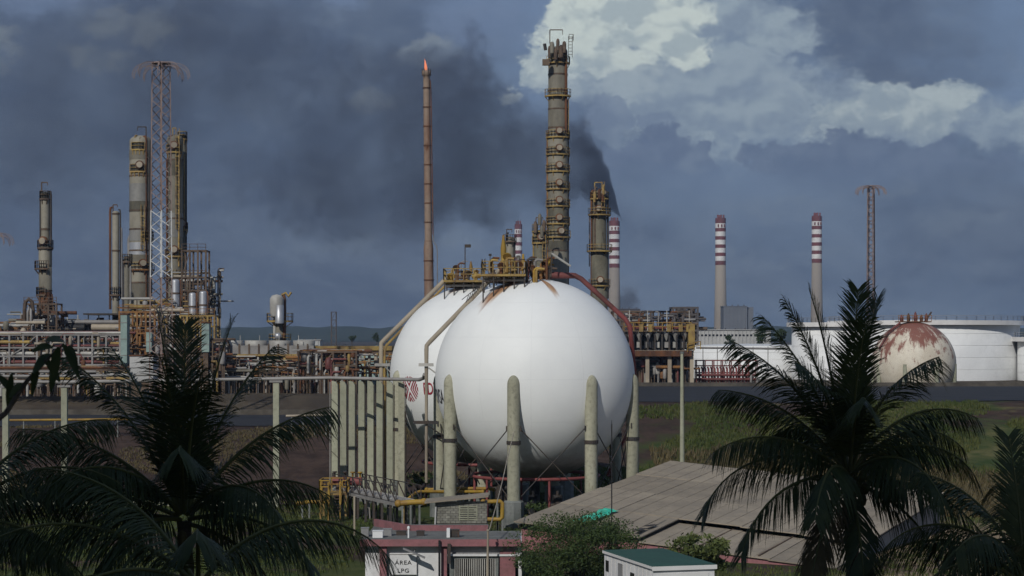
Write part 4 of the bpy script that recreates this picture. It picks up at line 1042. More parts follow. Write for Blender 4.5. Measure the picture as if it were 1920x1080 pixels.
clutter(root, 1172, 1296, d + 3, 583, 615, 40, ('steel_dark', 'far_dark', 'grey_pipe', 'brown_steel', 'rust'), .08, .2, 37)
MB().bb((X(1172), d + 8, PL), (X(1295), d + 8.4, z(662))).build('back_wall', M['steel_dark'], root)
root, a, b_ = frame('process_rack', 'dark open steel structure rising behind the fan cooler rack', 'pipe rack', 1262, 1308, 470, (577, 590, 605, 620, 640), 5, 'far_dark', 8, .5)
clutter(root, 1262, 1308, 470, 575, 640, 40, ('far_dark', 'steel_dark', 'brown_steel'), .15, .4, 41)
root, a, b_ = frame('process_rack', 'far grey pipe bridge above the right shoulder of the near sphere', 'pipe rack', 1150, 1262, 480, (584, 600, 620, 640), 7, 'brown_steel', 8, .4)
clutter(root, 1155, 1262, 480, 583, 640, 36, ('far_dark', 'grey_pipe', 'brown_steel', 'pale_pipe'), .12, .32, 43)
# red pipe manifold
root, a, b_ = frame('pipe_rack', 'red pipe manifold of many short risers before the low white tank', 'pipe rack', 1306, 1420, 405, (676, 686, 699), 8, 'maroon_pipe', 3, .22, brace=False)
for i in range(18):
    x = X(1311 + i * 5.8) * 405 / 400; MB().path([(x, 404.6, PL), (x, 404.6, z(702)), (x, 405, z(692)), (x, 406.5, z(690))], .2, 7).build('riser_pipe', M['maroon_pipe' if i % 3 else 'red_pipe'], root)
for y in (704, 712): MB().cyl((a, 404.2, z(y)), (b_, 404.2, z(y)), .28, n=8).build('header_pipe', M['maroon_pipe'], root)
MB().path([(X(1413), 404, PL), (X(1413), 404, z(690)), (X(1418), 404, z(684)), (X(1424), 404, z(690)), (X(1424), 404, PL)], .25, 8).build('pipe_bend', M['grey_pipe'], root)

# ------------------------------------------------------------------ storage tanks on the right
def tank(label, px, ytop, wpx, d, girder=True, roofrail=False, mt='white', dim=False):
    k = d / F; c = W(px, ytop, d); r_ = wpx * k / 2
    root = thing('storage_tank', label, 'tank', (c.x, d, PL), 'white storage tanks on the plateau')
    hs = (c.z - PL); n = 72
    MB().lathe((c.x, d, 0), [(r_, PL - .1), (r_, c.z), (r_ - .05, c.z), (r_ * .5, c.z + r_ * .02), (.05, c.z + r_ * .03)], n).build('shell', M[mt], root)
    for f_ in (.2, .4, .6, .8): MB().lathe((c.x, d, PL + hs * f_), [(r_, -.04), (r_ + .03, -.04), (r_ + .03, .04), (r_, .04)], n, smooth=False).build('plate_seam', M[mt], root)
    if girder:
        MB().lathe((c.x, d, c.z), [(r_, -.75), (r_ + 1.15, -.72), (r_ + 1.15, .25), (r_, .28)], n, smooth=False).build('wind_girder', M['white_band'], root)
        MB().rail(ring_pts((c.x, d), r_ + 1.0, R(-180), R(0), c.z + .25, 30), 1.0, .08, False, 2.2).build('railing', M['grey_pipe'], root)
    q = MB()     # spiral stair
    for i in range(26):
        an = R(-8 + i * 2.2); z_ = PL + hs * (i + 1) / 27
        q.sector((c.x, d, z_), r_, r_ + .8, an, an + R(2.6), -.08, 0, 2)
    q.build('stair', M['grey_pipe'], root)
    return root
tank('biggest white storage tank at the right, with a shaded wind girder', 1735, 604, 345, 455)
tank('white storage tank half hidden behind the right palm crown', 1560, 607, 150, 452)
tank('low wide white tank right of the brown process rack', 1400, 648, 240, 470, girder=False)
tank('white tank cut by the right picture edge', 1990, 634, 160, 440)
q = MB(); root = thing('pipe_rack', 'thin raised pipe running in front of the low white tank', 'pipe rack', (X(1400), 425, PL))
MB().cyl(W(1305, 652, 425), W(1470, 654, 425), .22, n=8).build('pipe', M['grey_pipe'], root)
for px in (1318, 1345, 1388, 1412, 1440): MB().bar(W(px, 650, 425), (W(px, 0, 425).x, 425, PL), .16).build('post', M['grey_pipe'], root)
# rusted sphere
RS = W(1713, 682, 402); rsr = 78.5 * 402 / F
M['sphere_c'] = sphere_paint('peeling_sphere_paint', .5, .7, RS.z, rsr, RS.x, RS.y, [(-1.57, 1.5, .9, .8), (1.5, 1.5, .5, .5)], (.20, .07, .05), ((.66, .61, .51), (.55, .49, .39)))
root = thing('spherical_tank', 'cream sphere with peeling red rust patches, behind the right palm', 'gas tank', (RS.x, RS.y, PL))
uv_ball(MB(), RS, rsr, 64, 40).build('shell', M['sphere_c'], root)
for kk in range(8):
    an = R(22 + 45 * kk); MB().cyl((RS.x + rsr * .97 * math.cos(an), RS.y + rsr * .97 * math.sin(an), PL - .3), (RS.x + rsr * .97 * math.cos(an), RS.y + rsr * .97 * math.sin(an), RS.z), .45, n=10).build('leg', M['concrete'], root)
k4 = 402 / F
MB().bb((RS.x - 3.4, RS.y - 2, RS.z + rsr - .1), (RS.x + 3.2, RS.y + 2, RS.z + rsr + .12)).build('deck', M['rust'], root)
MB().rail([(RS.x - 3.4, RS.y - 2, RS.z + rsr + .12), (RS.x + 3.2, RS.y - 2, RS.z + rsr + .12)], 1.2, .1, False, 1).build('railing', M['orange_rust'], root)
for i, xo in enumerate((-2.6, -1.2, .2, 1.4, 2.4)): MB().lathe((RS.x + xo, RS.y - .8, RS.z + rsr), [(.3, 0), (.38, .8), (.2, 1.2 + .3 * (i % 3)), (.02, 1.5 + .3 * (i % 3))], 9).build('valve', M['rust' if i % 2 else 'maroon_pipe'], root)
MB().bar((RS.x + 2.2, RS.y, RS.z + rsr), (RS.x + 3.6, RS.y, RS.z + rsr + 2.0), .3).build('vent_pipe', M['steel_dark'], root)
MB().path([(RS.x - 3.2, RS.y - 2.5, RS.z + rsr - .2), (RS.x - 5.6, RS.y - 3, RS.z + rsr - 2), (RS.x - 7.6, RS.y - 3.4, RS.z + 3)], .22, 8).build('deluge_pipe', M['maroon_pipe'], root)

# ------------------------------------------------------------------ power station and far buildings
def block(label, x0, x1, y0, y1, d, depth, mt, roofbits=4, name='power_station_hall', cat='building', bands=0):
    a = W(x0, y0, d); b_ = W(x1, y0, d)
    root = thing(name, label, cat, ((a.x + b_.x) / 2, d, PL)); k = d / F
    MB().bb((a.x, d, PL - 1), (b_.x, d + depth, a.z)).build('wall', M[mt], root)
    MB().bb((a.x - .5, d - .5, a.z + .01), (b_.x + .5, d + depth + .5, a.z + 1.2 * k)).build('parapet', M[mt], root)
    for i in range(roofbits):
        x = a.x + (b_.x - a.x) * (i + .5) / roofbits; MB().cyl((x, d + 3, a.z), (x, d + 3, a.z + 4 * k), 1.1 * k, n=8).build('roof_vent', M['far_dark'], root)
    n = int((x1 - x0) / 7)
    for i in range(n):
        x = a.x + (b_.x - a.x) * (i + .5) / n
        MB().bb((x - .25 * k, d - .35, PL), (x + .25 * k, d - .01, a.z)).build('cladding_rib', M[mt], root)
    if bands:
        for i in range(n): x = a.x + (b_.x - a.x) * (i + .5) / n; zz = W(0, (y0 + HOR) / 2 + 4, d).z; MB().bb((x + .8 * k, d - .2, zz - 1.6 * k), (x + 4.4 * k, d - .02, zz + 1.6 * k)).build('window', M['glass'], root)
    return root
bh = block('grey windowless boiler house beside the lone banded chimney', 1357, 1401, 575, 622, 1950, 30, 'bldg_grey', 4)
# shaded flank of the boiler house seen at an angle
a = W(1401, 577, 1950); MB().bb((a.x + .6, 1953, PL - 1), (a.x + 6.4, 1985, a.z + .6)).build('annex', M['bldg_grey'], bh)
block('low white office building with a row of windows before the lone chimney', 1296, 1445, 619, 640, 900, 14, 'farwhite', 8, 'office_building', bands=1)
block('dark boiler block far behind the cooler rack', 1160, 1200, 580, 622, 1900, 30, 'far_dark', 3)
block('distant pale shed at the right of the lone vessel tower', 560, 600, 638, 646, 900, 12, 'farwhite', 2, 'shed')

# far trees: clumps of leaf faces on short trunks
def leaf_cloud(mb, c, rad, n, size, rn, up=.3):
    for i in range(n):
        while True:
            v = Vector((rn.uniform(-1, 1), rn.uniform(-1, 1), rn.uniform(-1, 1)))
            if .25 < v.length < 1: break
        p = Vector((c[0] + v.x * rad[0], c[1] + v.y * rad[1], c[2] + v.z * rad[2]))
        a = Vector((rn.gauss(0, 1), rn.gauss(0, 1), rn.gauss(0, 1) + up)).normalized(); b_ = a.orthogonal().normalized()
        b_ = (Matrix.Rotation(rn.uniform(0, 6.28), 3, a) @ b_); cc = a.cross(b_); s_ = size * rn.uniform(.6, 1.4)
        mb.add([p - b_ * s_ - cc * s_ * .1, p + cc * s_ * .42, p + b_ * s_, p - cc * s_ * .42], [(0, 1, 2, 3)])
    return mb
def tree(label, px, ytop, ybot, wpx, d, mt, n=500, name='tree', cat='tree', seed=1, group=None, base=PL, leaf=.3):
    rn = random.Random(seed); k = d / F; p = W(px, ytop, d); zb = base; Hh = (ybot - ytop) * k; wd = wpx * k
    root = thing(name, label, cat, (p.x, d, zb), group)
    q = MB().path([(p.x, d, zb - .2), (p.x + .1 * wd * rn.uniform(-1, 1), d, zb + (p.z - zb) * .4), (p.x, d, p.z - Hh * .3)], [max(.15, wd * .05), max(.1, wd * .04), .06], 7)
    for i in range(6):
        a = rn.uniform(0, 6.28); q.path([(p.x, d, p.z - Hh * .8), (p.x + wd * .2 * math.cos(a), d + wd * .2 * math.sin(a), p.z - Hh * .5), (p.x + wd * .36 * math.cos(a), d + wd * .36 * math.sin(a), p.z - Hh * .3)], [max(.08, wd * .02), .06, .03], 5)
    q.build('trunk', M['bark'], root)
    q = MB(); nb = 9
    for i in range(nb):
        a = rn.uniform(0, 6.28); rr = rn.uniform(0, .36); h = rn.uniform(.25, .8)
        leaf_cloud(q, (p.x + wd * rr * math.cos(a), d + wd * rr * math.sin(a), p.z - Hh * (1 - h)), (wd * rn.uniform(.13, .24), wd * rn.uniform(.13, .24), Hh * rn.uniform(.12, .25)), n // nb, leaf, rn)
    q.build('crown', M[mt], root)
    return root
tree('dark rounded tree right of the office building, largest of the far trees', 1428, 608, 650, 34, 640, 'tree_far', 700, seed=3, leaf=.45)
tree('small bushy tree in front of the office building', 1368, 626, 652, 22, 640, 'tree_far', 400, seed=4, leaf=.4)
tree('far tree peeking out beside the right palm, left of the white tanks', 1462, 612, 650, 30, 640, 'tree_far', 500, seed=6, leaf=.45)
tree('tree silhouette on the far ridge, right of the thin derrick', 660, 628, 645, 16, 900, 'tree_far', 200, seed=9, leaf=.5)
tree('tree silhouette on the far ridge, just left of the leaning pipe', 706, 618, 645, 16, 900, 'tree_far', 200, seed=10, leaf=.5)

# ------------------------------------------------------------------ yard: stair, vessel, pipe bridge, yellow pipes
k = 198 / F
def xx(px, d): return (px - 960) / F * d
root = thing('stair_platform', 'yellow steel stair up to a small platform, left of the slab columns', 'stair', (xx(627, 198), 198, 0))
x0, x1 = xx(616, 197), xx(638, 197)
for x in (x0, x1):
    MB().bar((x, 196.6, .05), (x - .1, 199.3, 2.5), .09, .26).build('stringer', M['yellow'], root)
    MB().bar((x, 196.6, 1.0), (x - .25, 199.3, 3.7), .09).build('handrail', M['yellow'], root)
    for i in range(3): MB().bar((x - .05 * i, 196.7 + i * 1.2, .2 + i * 1.1), (x - .1 * i, 196.7 + i * 1.2, 1.15 + i * 1.1), .08).build('rail_post', M['yellow'], root)
for i in range(9):
    t_ = (i + .5) / 9; MB().bb((x0 + .05, 196.6 + 2.7 * t_ - .14, 2.45 * t_), (x1 - .05, 196.6 + 2.7 * t_ + .14, 2.45 * t_ + .05)).build('step', M['brown_steel'], root)
pa, pb = xx(600, 200), xx(651, 200)
MB().bb((pa, 199.35, 2.4), (pb, 203, 2.55)).build('deck', M['yellow_old'], root)
MB().rail([(x0 - .1, 199.4, 2.55), (pa, 199.4, 2.55), (pa, 203, 2.55), (pb, 203, 2.55), (pb, 199.4, 2.55), (x1, 199.4, 2.55)], 1.3, .1, False, 1.0).build('railing', M['yellow'], root)
for x in (pa + .1, pb - .1):
    for y in (199.5, 202.8): MB().bar((x, y, -.1), (x, y, 2.4), .2).build('post', M['yellow_old'], root)
root = thing('red_vessel', 'small red horizontal vessel above the yellow stair platform', 'vessel', (xx(645, 204), 204, 2.55))
p = W(622, 902, 204); e = W(678, 903, 204)
MB().cyl(p, e, .45, n=14).build('shell', M['red_pipe'], root)
for (c, s_) in ((p, -1), (e, 1)): MB().lathe((0, 0, 0), [(.45, 0), (.36, .18), (.02, .28)], 14).build('head', M['red_pipe'], root).matrix_local = Matrix.Translation(c - ORIGIN[root]) @ Matrix.Rotation(R(90) * s_, 4, 'Y')
for f_ in (.2, .8):
    c = p.lerp(e, f_); MB().bb((c.x - .12, 203.6, 0), (c.x + .12, 204.4, c.z - .2)).build('saddle', M['brown_steel'], root)
for f_ in (.1, .45, .7, .95):
    c = p.lerp(e, f_); MB().lathe((c.x, c.y, c.z + .4), [(.1, 0), (.1, .45), (.25, .47), (.25, .6), (.02, .62)], 9).build('valve', M['steel_dark' if f_ < .6 else 'yellow'], root)
root = thing('pipe_bridge', 'grey pipe bridge with zigzag side rails in front of the slab columns', 'pipe rack', (xx(705, 197), 197, 0))
A_a = Vector((xx(645, 206), 206, 2.65)); B_b = Vector((xx(766, 188.5), 188.5, 2.65)); side = (B_b - A_a).cross(Vector((0, 0, 1))).normalized()
for i in range(6):
    o_ = side * (-1.0 + .4 * i); MB().cyl(A_a + o_, B_b + o_, .11 + .03 * (i % 2), n=8).build('pipe', M['grey_pipe' if i % 2 else 'pale_pipe'], root)
for s_ in (-1.25, 1.25):
    o_ = side * s_; MB().bar(A_a + o_ - Vector((0, 0, .25)), B_b + o_ - Vector((0, 0, .25)), .16, .3).build('girder', M['grey_pipe'], root)
    q = MB(); n = 9
    for i in range(n + 1):
        c = (A_a + o_).lerp(B_b + o_, i / n); q.bar(c, c + Vector((0, 0, 1.5)), .09)
        if i < n: c2 = (A_a + o_).lerp(B_b + o_, (i + 1) / n); q.bar(c + Vector((0, 0, 1.5)), c2, .09)
    q.bar(A_a + o_ + Vector((0, 0, 1.5)), B_b + o_ + Vector((0, 0, 1.5)), .09); q.build('railing', M['steel_dark'], root)
for i in range(8):
    c = A_a.lerp(B_b, (i + .3) / 8)
    for s_ in (-1.2, 1.2): MB().bar(c + side * s_ - Vector((0, 0, 2.8)), c + side * s_ - Vector((0, 0, .3)), .24).build('post', M['steel_dark'], root)
for i in range(14):
    c = A_a.lerp(B_b, (i + .5) / 14) + side * random.uniform(-1, 1)
    MB().path([c, c - Vector((0, 0, .5)), c - Vector((random.uniform(-.4, .4), 0, 1.3)), (c.x, c.y, .1)], .09, 6).build('drop_pipe', M[random.choice(('grey_pipe', 'black', 'steel_dark', 'yellow_old'))], root)
def ypipe(label, pts, r_, ground=True, mt='yellow', name='gas_pipe'):
    pp = pxpath(pts); root = thing(name, label, 'pipe', (pp[0].x, pp[0].y, 0))
    MB().path(pp, r_, 10).build('pipe_run', M[mt], root)
    n = 3
    for i in range(n):
        f_ = (i + .5) / n * (len(pp) - 1); j = int(f_); c = pp[j].lerp(pp[j + 1], f_ - j)
        MB().bar((c.x, c.y, -.1), (c.x, c.y, c.z - .02), .18).build('support', M['grey_concrete'], root)
    for c in (pp[0], pp[-1]): uv_ball(MB(), c, r_ * 1.35 if not isinstance(r_, list) else r_[0] * 1.35, 10, 8).build('flange', M[mt], root)
    return root
ypipe('yellow gas pipe ending left of the stair platform', [(560, 944, 200), (580, 941, 200), (612, 941, 200)], .2)
ypipe('thick short yellow pipe at the right foot of the pipe bridge', [(747, 944, 187), (770, 942, 187), (795, 941, 187)], .27)
ypipe('yellow pipe bending past the left leg of the near sphere', [(763, 938, 193), (776, 926, 194), (786, 922, 195), (850, 922, 196), (905, 922, 197)], .16)
ypipe('yellow pipe running behind the block shed', [(800, 918, 207), (850, 916, 207), (910, 916, 207), (925, 918, 207)], .17)
ypipe('yellow pipe loop between the block shed and the front sphere leg', [(906, 941, 186), (938, 940, 186), (942, 943, 186), (942, 970, 186), (938, 974, 186), (908, 974, 186)], .2)
ypipe('red fire main along the grass below the sphere legs', [(1090, 946, 190), (1140, 940, 192), (1200, 930, 196)], .14, mt='red_pipe', name='fire_main')
root = thing('lamp_post', 'thin pale post with a side arm standing in the grass right of the yellow stair', 'post', (xx(664.5, 183), 183, 0))
MB().bar((xx(664.5, 183), 183, -.1), W(664.5, 930, 183), .16).build('pole', M['beige_pipe'], root)
MB().path(pxpath([(664.5, 931, 183), (672, 930, 183), (684, 934, 183), (685, 944, 183)]), .07, 6).build('arm', M['grey_pipe'], root)
root = thing('utility_pole', 'tall pale concrete pole rising behind the beige roof', 'pole', (xx(1279, 228), 228, 0))
MB().cyl((xx(1279, 228), 228, -.2), W(1279, 661, 228), .30, .19, n=12).build('shaft', M['concrete'], root)
MB().cyl(W(1279, 663, 228), W(1279, 659, 228), .24, n=12).build('cap', M['grey_concrete'], root)
MB().cyl(W(1281.5, 664, 227.6), W(1282.6, 760, 227.6), .05, n=6).build('conduit', M['steel_dark'], root)
root = thing('slender_pole', 'thin black pole in front of the beige roof and near sphere', 'pole', (xx(1147, 160), 160, 0))
MB().bar((xx(1147, 160), 160, 0), W(1147, 795, 160), .09).build('shaft', M['black'], root)
MB().bar(W(1147, 795, 160), W(1147, 788, 160), .05).build('tip', M['black'], root)
root = thing('timber_post', 'yellowish timber post beside the barred gate, holding the slack rope', 'post', (xx(914, 148.5), 148.5, 0))
MB().cyl((xx(914, 148.5), 148.5, -.1), W(915, 992, 148.5), .10, .075, n=8).build('shaft', M['beige_pipe'], root)
MB().cyl(W(915, 996, 148.5), W(915, 993, 148.5), .12, n=8).build('binding', M['rope'], root)
MB().path(pxpath([(964, 809, 189), (953, 852, 178), (943, 898, 168), (931, 946, 158), (918, 992, 148.6)]), .045, 6).build('rope', M['rope'], root)

# ------------------------------------------------------------------ the LPG area building
bx0, bx1 = xx(676, 150), xx(975, 150); zf = 2.98
root = thing('office_building', 'flat roofed pink trimmed white building with the area sign on its wall', 'building', ((bx0 + bx1) / 2, 152, 0))
MB().bb((bx0 + .3, 150.75, -.1), (xx(838, 150.7), 157.8, 2.72)).build('wall', M['white_wall'], root)
MB().bb((xx(972, 151), 150.75, -.1), (xx(972, 151) + .25, 157.8, 2.72)).build('wall', M['white_wall'], root)
MB().bb((bx0, 150.12, 2.74), (bx1, 158, 2.86)).build('roof_slab', M['roofconc'], root)
MB().bb((bx0 - .05, 150.0, 2.48), (bx1 + .05, 150.11, 3.0)).build('fascia', M['pink'], root)
MB().bb((bx0 - .05, 150.115, 2.865), (bx1 + .05, 150.35, 3.02)).build('coping', M['roofconc'], root)
MB().bb((xx(770, 158), 158.02, 2.3), (xx(915, 158), 158.3, 3.3)).build('parapet', M['pink'], root)
MB().bar((xx(703, 163), 163.5, 3.0), (xx(770, 158) - .02, 158.16, 3.0), .28, .6).build('parapet', M['pink'], root)
MB().bb((xx(700, 163), 158.4, 2.5), (xx(915, 160), 165, 2.72)).build('rear_slab', M['roofconc'], root)
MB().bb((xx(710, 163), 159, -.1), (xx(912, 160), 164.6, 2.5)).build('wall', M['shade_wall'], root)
for (px0, px1) in ((712, 725), (827, 838)): MB().bb((xx(px0, 150.5), 150.3, -.1), (xx(px1, 150.5), 150.74, 2.47)).build('pillar', M['pink'] if px0 > 800 else M['pink'], root)
MB().bb((xx(937, 150.5), 150.3, -.1), (xx(966, 150.5), 150.74, 2.0)).build('pillar', M['pink'], root)
MB().bb((xx(839, 150.5), 150.2, 1.72), (xx(975, 150.5), 150.7, 1.86)).build('lintel', M['white_wall'], root)
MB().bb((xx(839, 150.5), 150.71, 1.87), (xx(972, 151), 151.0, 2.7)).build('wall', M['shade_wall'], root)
gt = MB().bb((xx(843, 150.5), 150.42, -.05), (xx(851, 150.5), 150.55, 1.7)).bb((xx(929, 150.5), 150.42, -.05), (xx(936, 150.5), 150.55, 1.7)).bb((xx(851, 150.5), 150.43, 1.5), (xx(929, 150.5), 150.54, 1.7)).build('gate', M['grey_concrete'], root)
for i in range(20):
    x = xx(853 + i * 3.95, 150.5); MB().bb((x - .035, 150.45, 0), (x + .035, 150.52, 1.5)).build('bar', M['pale_pipe'], gt)
MB().bb((xx(843, 152), 153, -.1), (xx(936, 152), 153.1, 1.9)).build('shade_backing', M['steel_dark'], root)  # dark sheet standing in for the shade inside the gate opening
MB().bar((xx(824, 149.9), 149.85, 0), (xx(824, 149.9), 149.85, 2.95), .16).build('downpipe', M['black'], root)
MB().bb((xx(839, 149.9), 149.8, 1.2), (xx(845, 149.9), 149.95, 2.7)).build('downpipe', M['steel_dark'], root)
q = MB(); a = W(756, 1028, 149.6); b_ = W(797, 1046, 149.6); q.bar(a, b_, .55, .10); q.bar(a.lerp(b_, .5), (a.lerp(b_, .5).x, 150.8, a.lerp(b_, .5).z + .15), .08); q.build('lamp_canopy', M['shade_wall'], root)
sg = thing('sign_board', 'white sign board reading AREA LPG on the pink trimmed building', 'sign', (xx(756, 150.6), 150.6, .3))
sx0, sx1 = xx(731, 150.6), xx(781, 150.6); sz0, sz1 = W(0, 1077, 150.6).z, W(0, 1040, 150.6).z
MB().bb((sx0, 150.58, sz0), (sx1, 150.66, sz1)).build('panel', M['white_wall'], sg)
q = MB()
for (a, b_) in (((sx0 - .04, sz0 - .04), (sx1 + .04, sz0)), ((sx0 - .04, sz1), (sx1 + .04, sz1 + .04)), ((sx0 - .04, sz0), (sx0, sz1)), ((sx1, sz0), (sx1 + .04, sz1))): q.bb((a[0], 150.56, a[1]), (b_[0], 150.67, b_[1]))
q.build('frame', M['grey_pipe'], sg)
for (s_, py) in (('ÁREA', 1058.5), ('LPG', 1073.5)):
    me = text_mesh(s_, .44, .012, 1.12); zz = W(0, py, 150.55).z
    bm = bmesh.new(); bm.from_mesh(me)
    for v in bm.verts: v.co = (xx(756, 150.56) + v.co.x * 1.1, 150.555 - v.co.z, zz + v.co.y)
    bm_part('lettering', bm, M['sign_black'], sg)
# things lying on the roof
def unit(label, px, py, wpx, hpx, d, mt, dep=.7, name='cooling_unit'):
    a = W(px - wpx / 2, py, d); b_ = W(px + wpx / 2, py - hpx, d)
    root = thing(name, label, 'unit', ((a.x + b_.x) / 2, d, a.z))
    MB().bb((a.x, d, a.z), (b_.x, d + dep, b_.z)).build('casing', M[mt], root)
    MB().bb((a.x - .03, d - .03, b_.z + .003), (b_.x + .03, d + dep + .03, b_.z + .05)).build('lid', M[mt], root)
    MB().lathe((0, 0, 0), [(.02, 0), (.24, 0), (.24, .04)], 14).build('grille', M['steel_dark'], root).matrix_local = Matrix.Translation(((0), -.005, (b_.z - a.z) * .5)) @ Matrix.Rotation(R(90), 4, 'X') @ Matrix.Scale(min(1, (b_.z - a.z) * 1.6), 4)
    for s_ in (a.x + .08, b_.x - .08): MB().bb((s_ - .05, d + .1, a.z - .12), (s_ + .05, d + dep - .1, a.z - .002)).build('foot', M['steel_dark'], root)
    return root
unit('bright white cooling unit near the left end of the pink roof', 708, 1008.5, 19, 12, 152.6, 'white')
unit('grey cooling unit right behind the bright white one on the roof', 726, 1005, 16, 12, 154, 'shade_wall')
unit('small pale cooling unit at the far left edge of the roof', 684, 1006, 14, 15, 153.4, 'shade_wall')
unit('open dark vent box with a white cheek on the pink roof', 851, 1006.5, 20, 12, 153, 'steel_dark', name='vent_box')
unit('small dark box left of the vent box on the roof', 788, 1005, 14, 8, 154, 'steel_dark', name='vent_box')
unit('low dark vent box near the bright white cooling unit', 752, 1005, 18, 8, 154.5, 'steel_dark', name='vent_box')
q = MB(); a = W(840, 1011, 152.9); q.bb((a.x - .1, 152.7, 2.87), (a.x + .15, 153.4, 3.55)); tag(q.build('leaning_board', M['white']), 'upright white sheet leaning against the roof vent box', 'board')
root = thing('roof_stub', 'short white vent pipe in the middle of the pink roof', 'pipe', (xx(766, 152.5), 152.5, 2.86))
MB().cyl((xx(766, 152.5), 152.5, 2.8), W(766, 989, 152.5), .07, n=8).build('pipe', M['white'], root); MB().lathe(W(766, 989, 152.5), [(.11, -.1), (.11, .05), (.02, .12)], 8).build('cap', M['white'], root)
# concrete block shed behind
root = thing('block_shed', 'small bare block shed with a louvred wall, behind the pink roof', 'shed', (xx(865, 166), 167, 0))
sx0, sx1 = xx(816, 166), xx(913, 166); zb = 2.0
MB().bb((sx0 + .02, 166.06, -.1), (sx1 - .02, 166.22, 4.5)).build('mortar_wall', M['mortar'], root)
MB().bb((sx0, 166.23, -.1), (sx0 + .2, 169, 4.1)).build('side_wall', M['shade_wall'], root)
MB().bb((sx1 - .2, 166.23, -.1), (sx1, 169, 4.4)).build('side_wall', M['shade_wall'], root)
nb = 10; bw = (sx1 - sx0) / nb; blk = None
for r_ in range(9):
    for i in range(nb + 1):
        xa = sx0 + (i - (.5 if r_ % 2 else 0)) * bw; xb = xa + bw - .03
        xa = max(xa, sx0); xb = min(xb, sx1)
        if xb - xa < .08: continue
        za = 2.72 + r_ * .205
        if 5 <= i <= 7 and 1 <= r_ <= 6: continue
        MB().bb((xa, 166.0 + random.uniform(-.015, .01), za), (xb, 166.055, za + .185)).build('block', M['block'], root)
for r_ in range(7):
    MB().bb((sx0 + 4.6 * bw, 165.98, 2.97 + r_ * .18), (sx0 + 8 * bw, 166.05, 3.05 + r_ * .18)).build('louvre', M['concrete'], root)
for i in range(3): MB().bb((sx0 + (4.55 + i * 1.7) * bw, 165.96, 2.93), (sx0 + (4.55 + i * 1.7) * bw + .09, 165.975, 4.2)).build('mullion', M['concrete'], root)
q = MB(); ra = W(796, 944, 165.6); rb = W(916, 932, 165.6)
q.add([(ra.x, 165.4, ra.z), (rb.x, 165.4, rb.z), (rb.x, 169.2, rb.z + .0), (ra.x, 169.2, ra.z + .0), (ra.x, 165.4, ra.z + .12), (rb.x, 165.4, rb.z + .12), (rb.x, 169.2, rb.z + .12), (ra.x, 169.2, ra.z + .12)], [(3, 2, 1, 0), (4, 5, 6, 7), (0, 1, 5, 4), (1, 2, 6, 5), (2, 3, 7, 6), (3, 0, 4, 7)])
q.build('roof_sheet', M['roof'], root)
MB().bar((sx0 - .1, 165.9, .3), (sx0 + .05, 165.9, 4.1), .12).build('corner_post', M['farwhite'], root)

# ------------------------------------------------------------------ big beige roof
root = thing('warehouse', 'long low warehouse with a sagging beige sheet roof right of the near sphere', 'warehouse', (15, 180, 0))
RP = Vector((.45, 170, 2.62)); RU = Vector((15.35, 30, 3.06)); RV = Vector((.89, -.455, -.0707))
def roof_pt(u_, s_, dz=0): return RP + RU * u_ + RV * s_ + Vector((0, 0, dz))
strips = [(0, 5.4), (5.4, 11.2), (11.25, 17), (17, 22.5), (22.5, 28)]
for si, (s0, s1) in enumerate(strips):
    nn = 4
    for j in range(nn):
        u0, u1 = j / nn, (j + 1) / nn
        if si == 0 and j == 0: u0 = -.02
        drop = [0, -.05, -.10, -.14, -.2][si] - (.42 if si >= 2 and j == 0 else 0)
        dz = [drop + random.uniform(-.03, .03) + (.10 if (j % 2) else 0) * .6 for _ in range(4)]
        if si == 1 and j == 0: dz = [drop - .25, drop - .1, drop - .05, drop]
        c = [roof_pt(u0, s0, dz[0]), roof_pt(u0, s1 + .18, dz[1]), roof_pt(u1 + .006, s1 + .18, dz[2] + .03), roof_pt(u1 + .006, s0, dz[3] + .03)]
        c = [Vector(v) for v in c]; th = Vector((0, 0, -.09))
        rs_ = MB().add(c + [v + th for v in c], [(0, 1, 2, 3), (7, 6, 5, 4), (0, 4, 5, 1), (1, 5, 6, 2), (2, 6, 7, 3), (3, 7, 4, 0)]).build('roof_sheet', M['roof'], root)
        for m_ in range(1, 4):
            f_ = m_ / 4; MB().bar(c[0].lerp(c[1], f_) + Vector((0, 0, .008)), c[3].lerp(c[2], f_) + Vector((0, 0, .008)), .07, .03).build('sheet_lap', M['roof'], rs_)
# black bar painting the dark inside under the broken edge, timbers, walls
a = roof_pt(.0, 11.1); b_ = roof_pt(.26, 11.1)
MB().bar(a + Vector((0, 0, -.35)), b_ + Vector((0, 0, -.35)), .12, .3).build('gap_shade_bar', M['black'], root)
for j in range(5):
    s_ = j * 5.4; MB().bar(roof_pt(.01, s_, -.6), roof_pt(.99, s_, -.6), .15, .3).build('rafter', M['brown_steel'], root)
c0, c1, c2, c3 = roof_pt(.01, .3), roof_pt(.01, 27.5), roof_pt(.98, 27.5), roof_pt(.98, .3)
def wallseg(p, q_, mt):
    n = (q_ - p).cross(Vector((0, 0, 1))).normalized() * .12
    lo = [Vector((v.x, v.y, -.3)) for v in (p, q_)]; hi = [v + Vector((0, 0, -.75)) for v in (p, q_)]
    MB().add([lo[0] - n, lo[1] - n, lo[1] + n, lo[0] + n, hi[0] - n, hi[1] - n, hi[1] + n, hi[0] + n], [(3, 2, 1, 0), (4, 5, 6, 7), (0, 1, 5, 4), (1, 2, 6, 5), (2, 3, 7, 6), (3, 0, 4, 7)]).build('wall', mt, root)
wallseg(c0, c1, M['pink']); wallseg(c1, c2, M['shade_wall']); wallseg(c2, c3, M['shade_wall']); wallseg(c3, c0, M['shade_wall'])
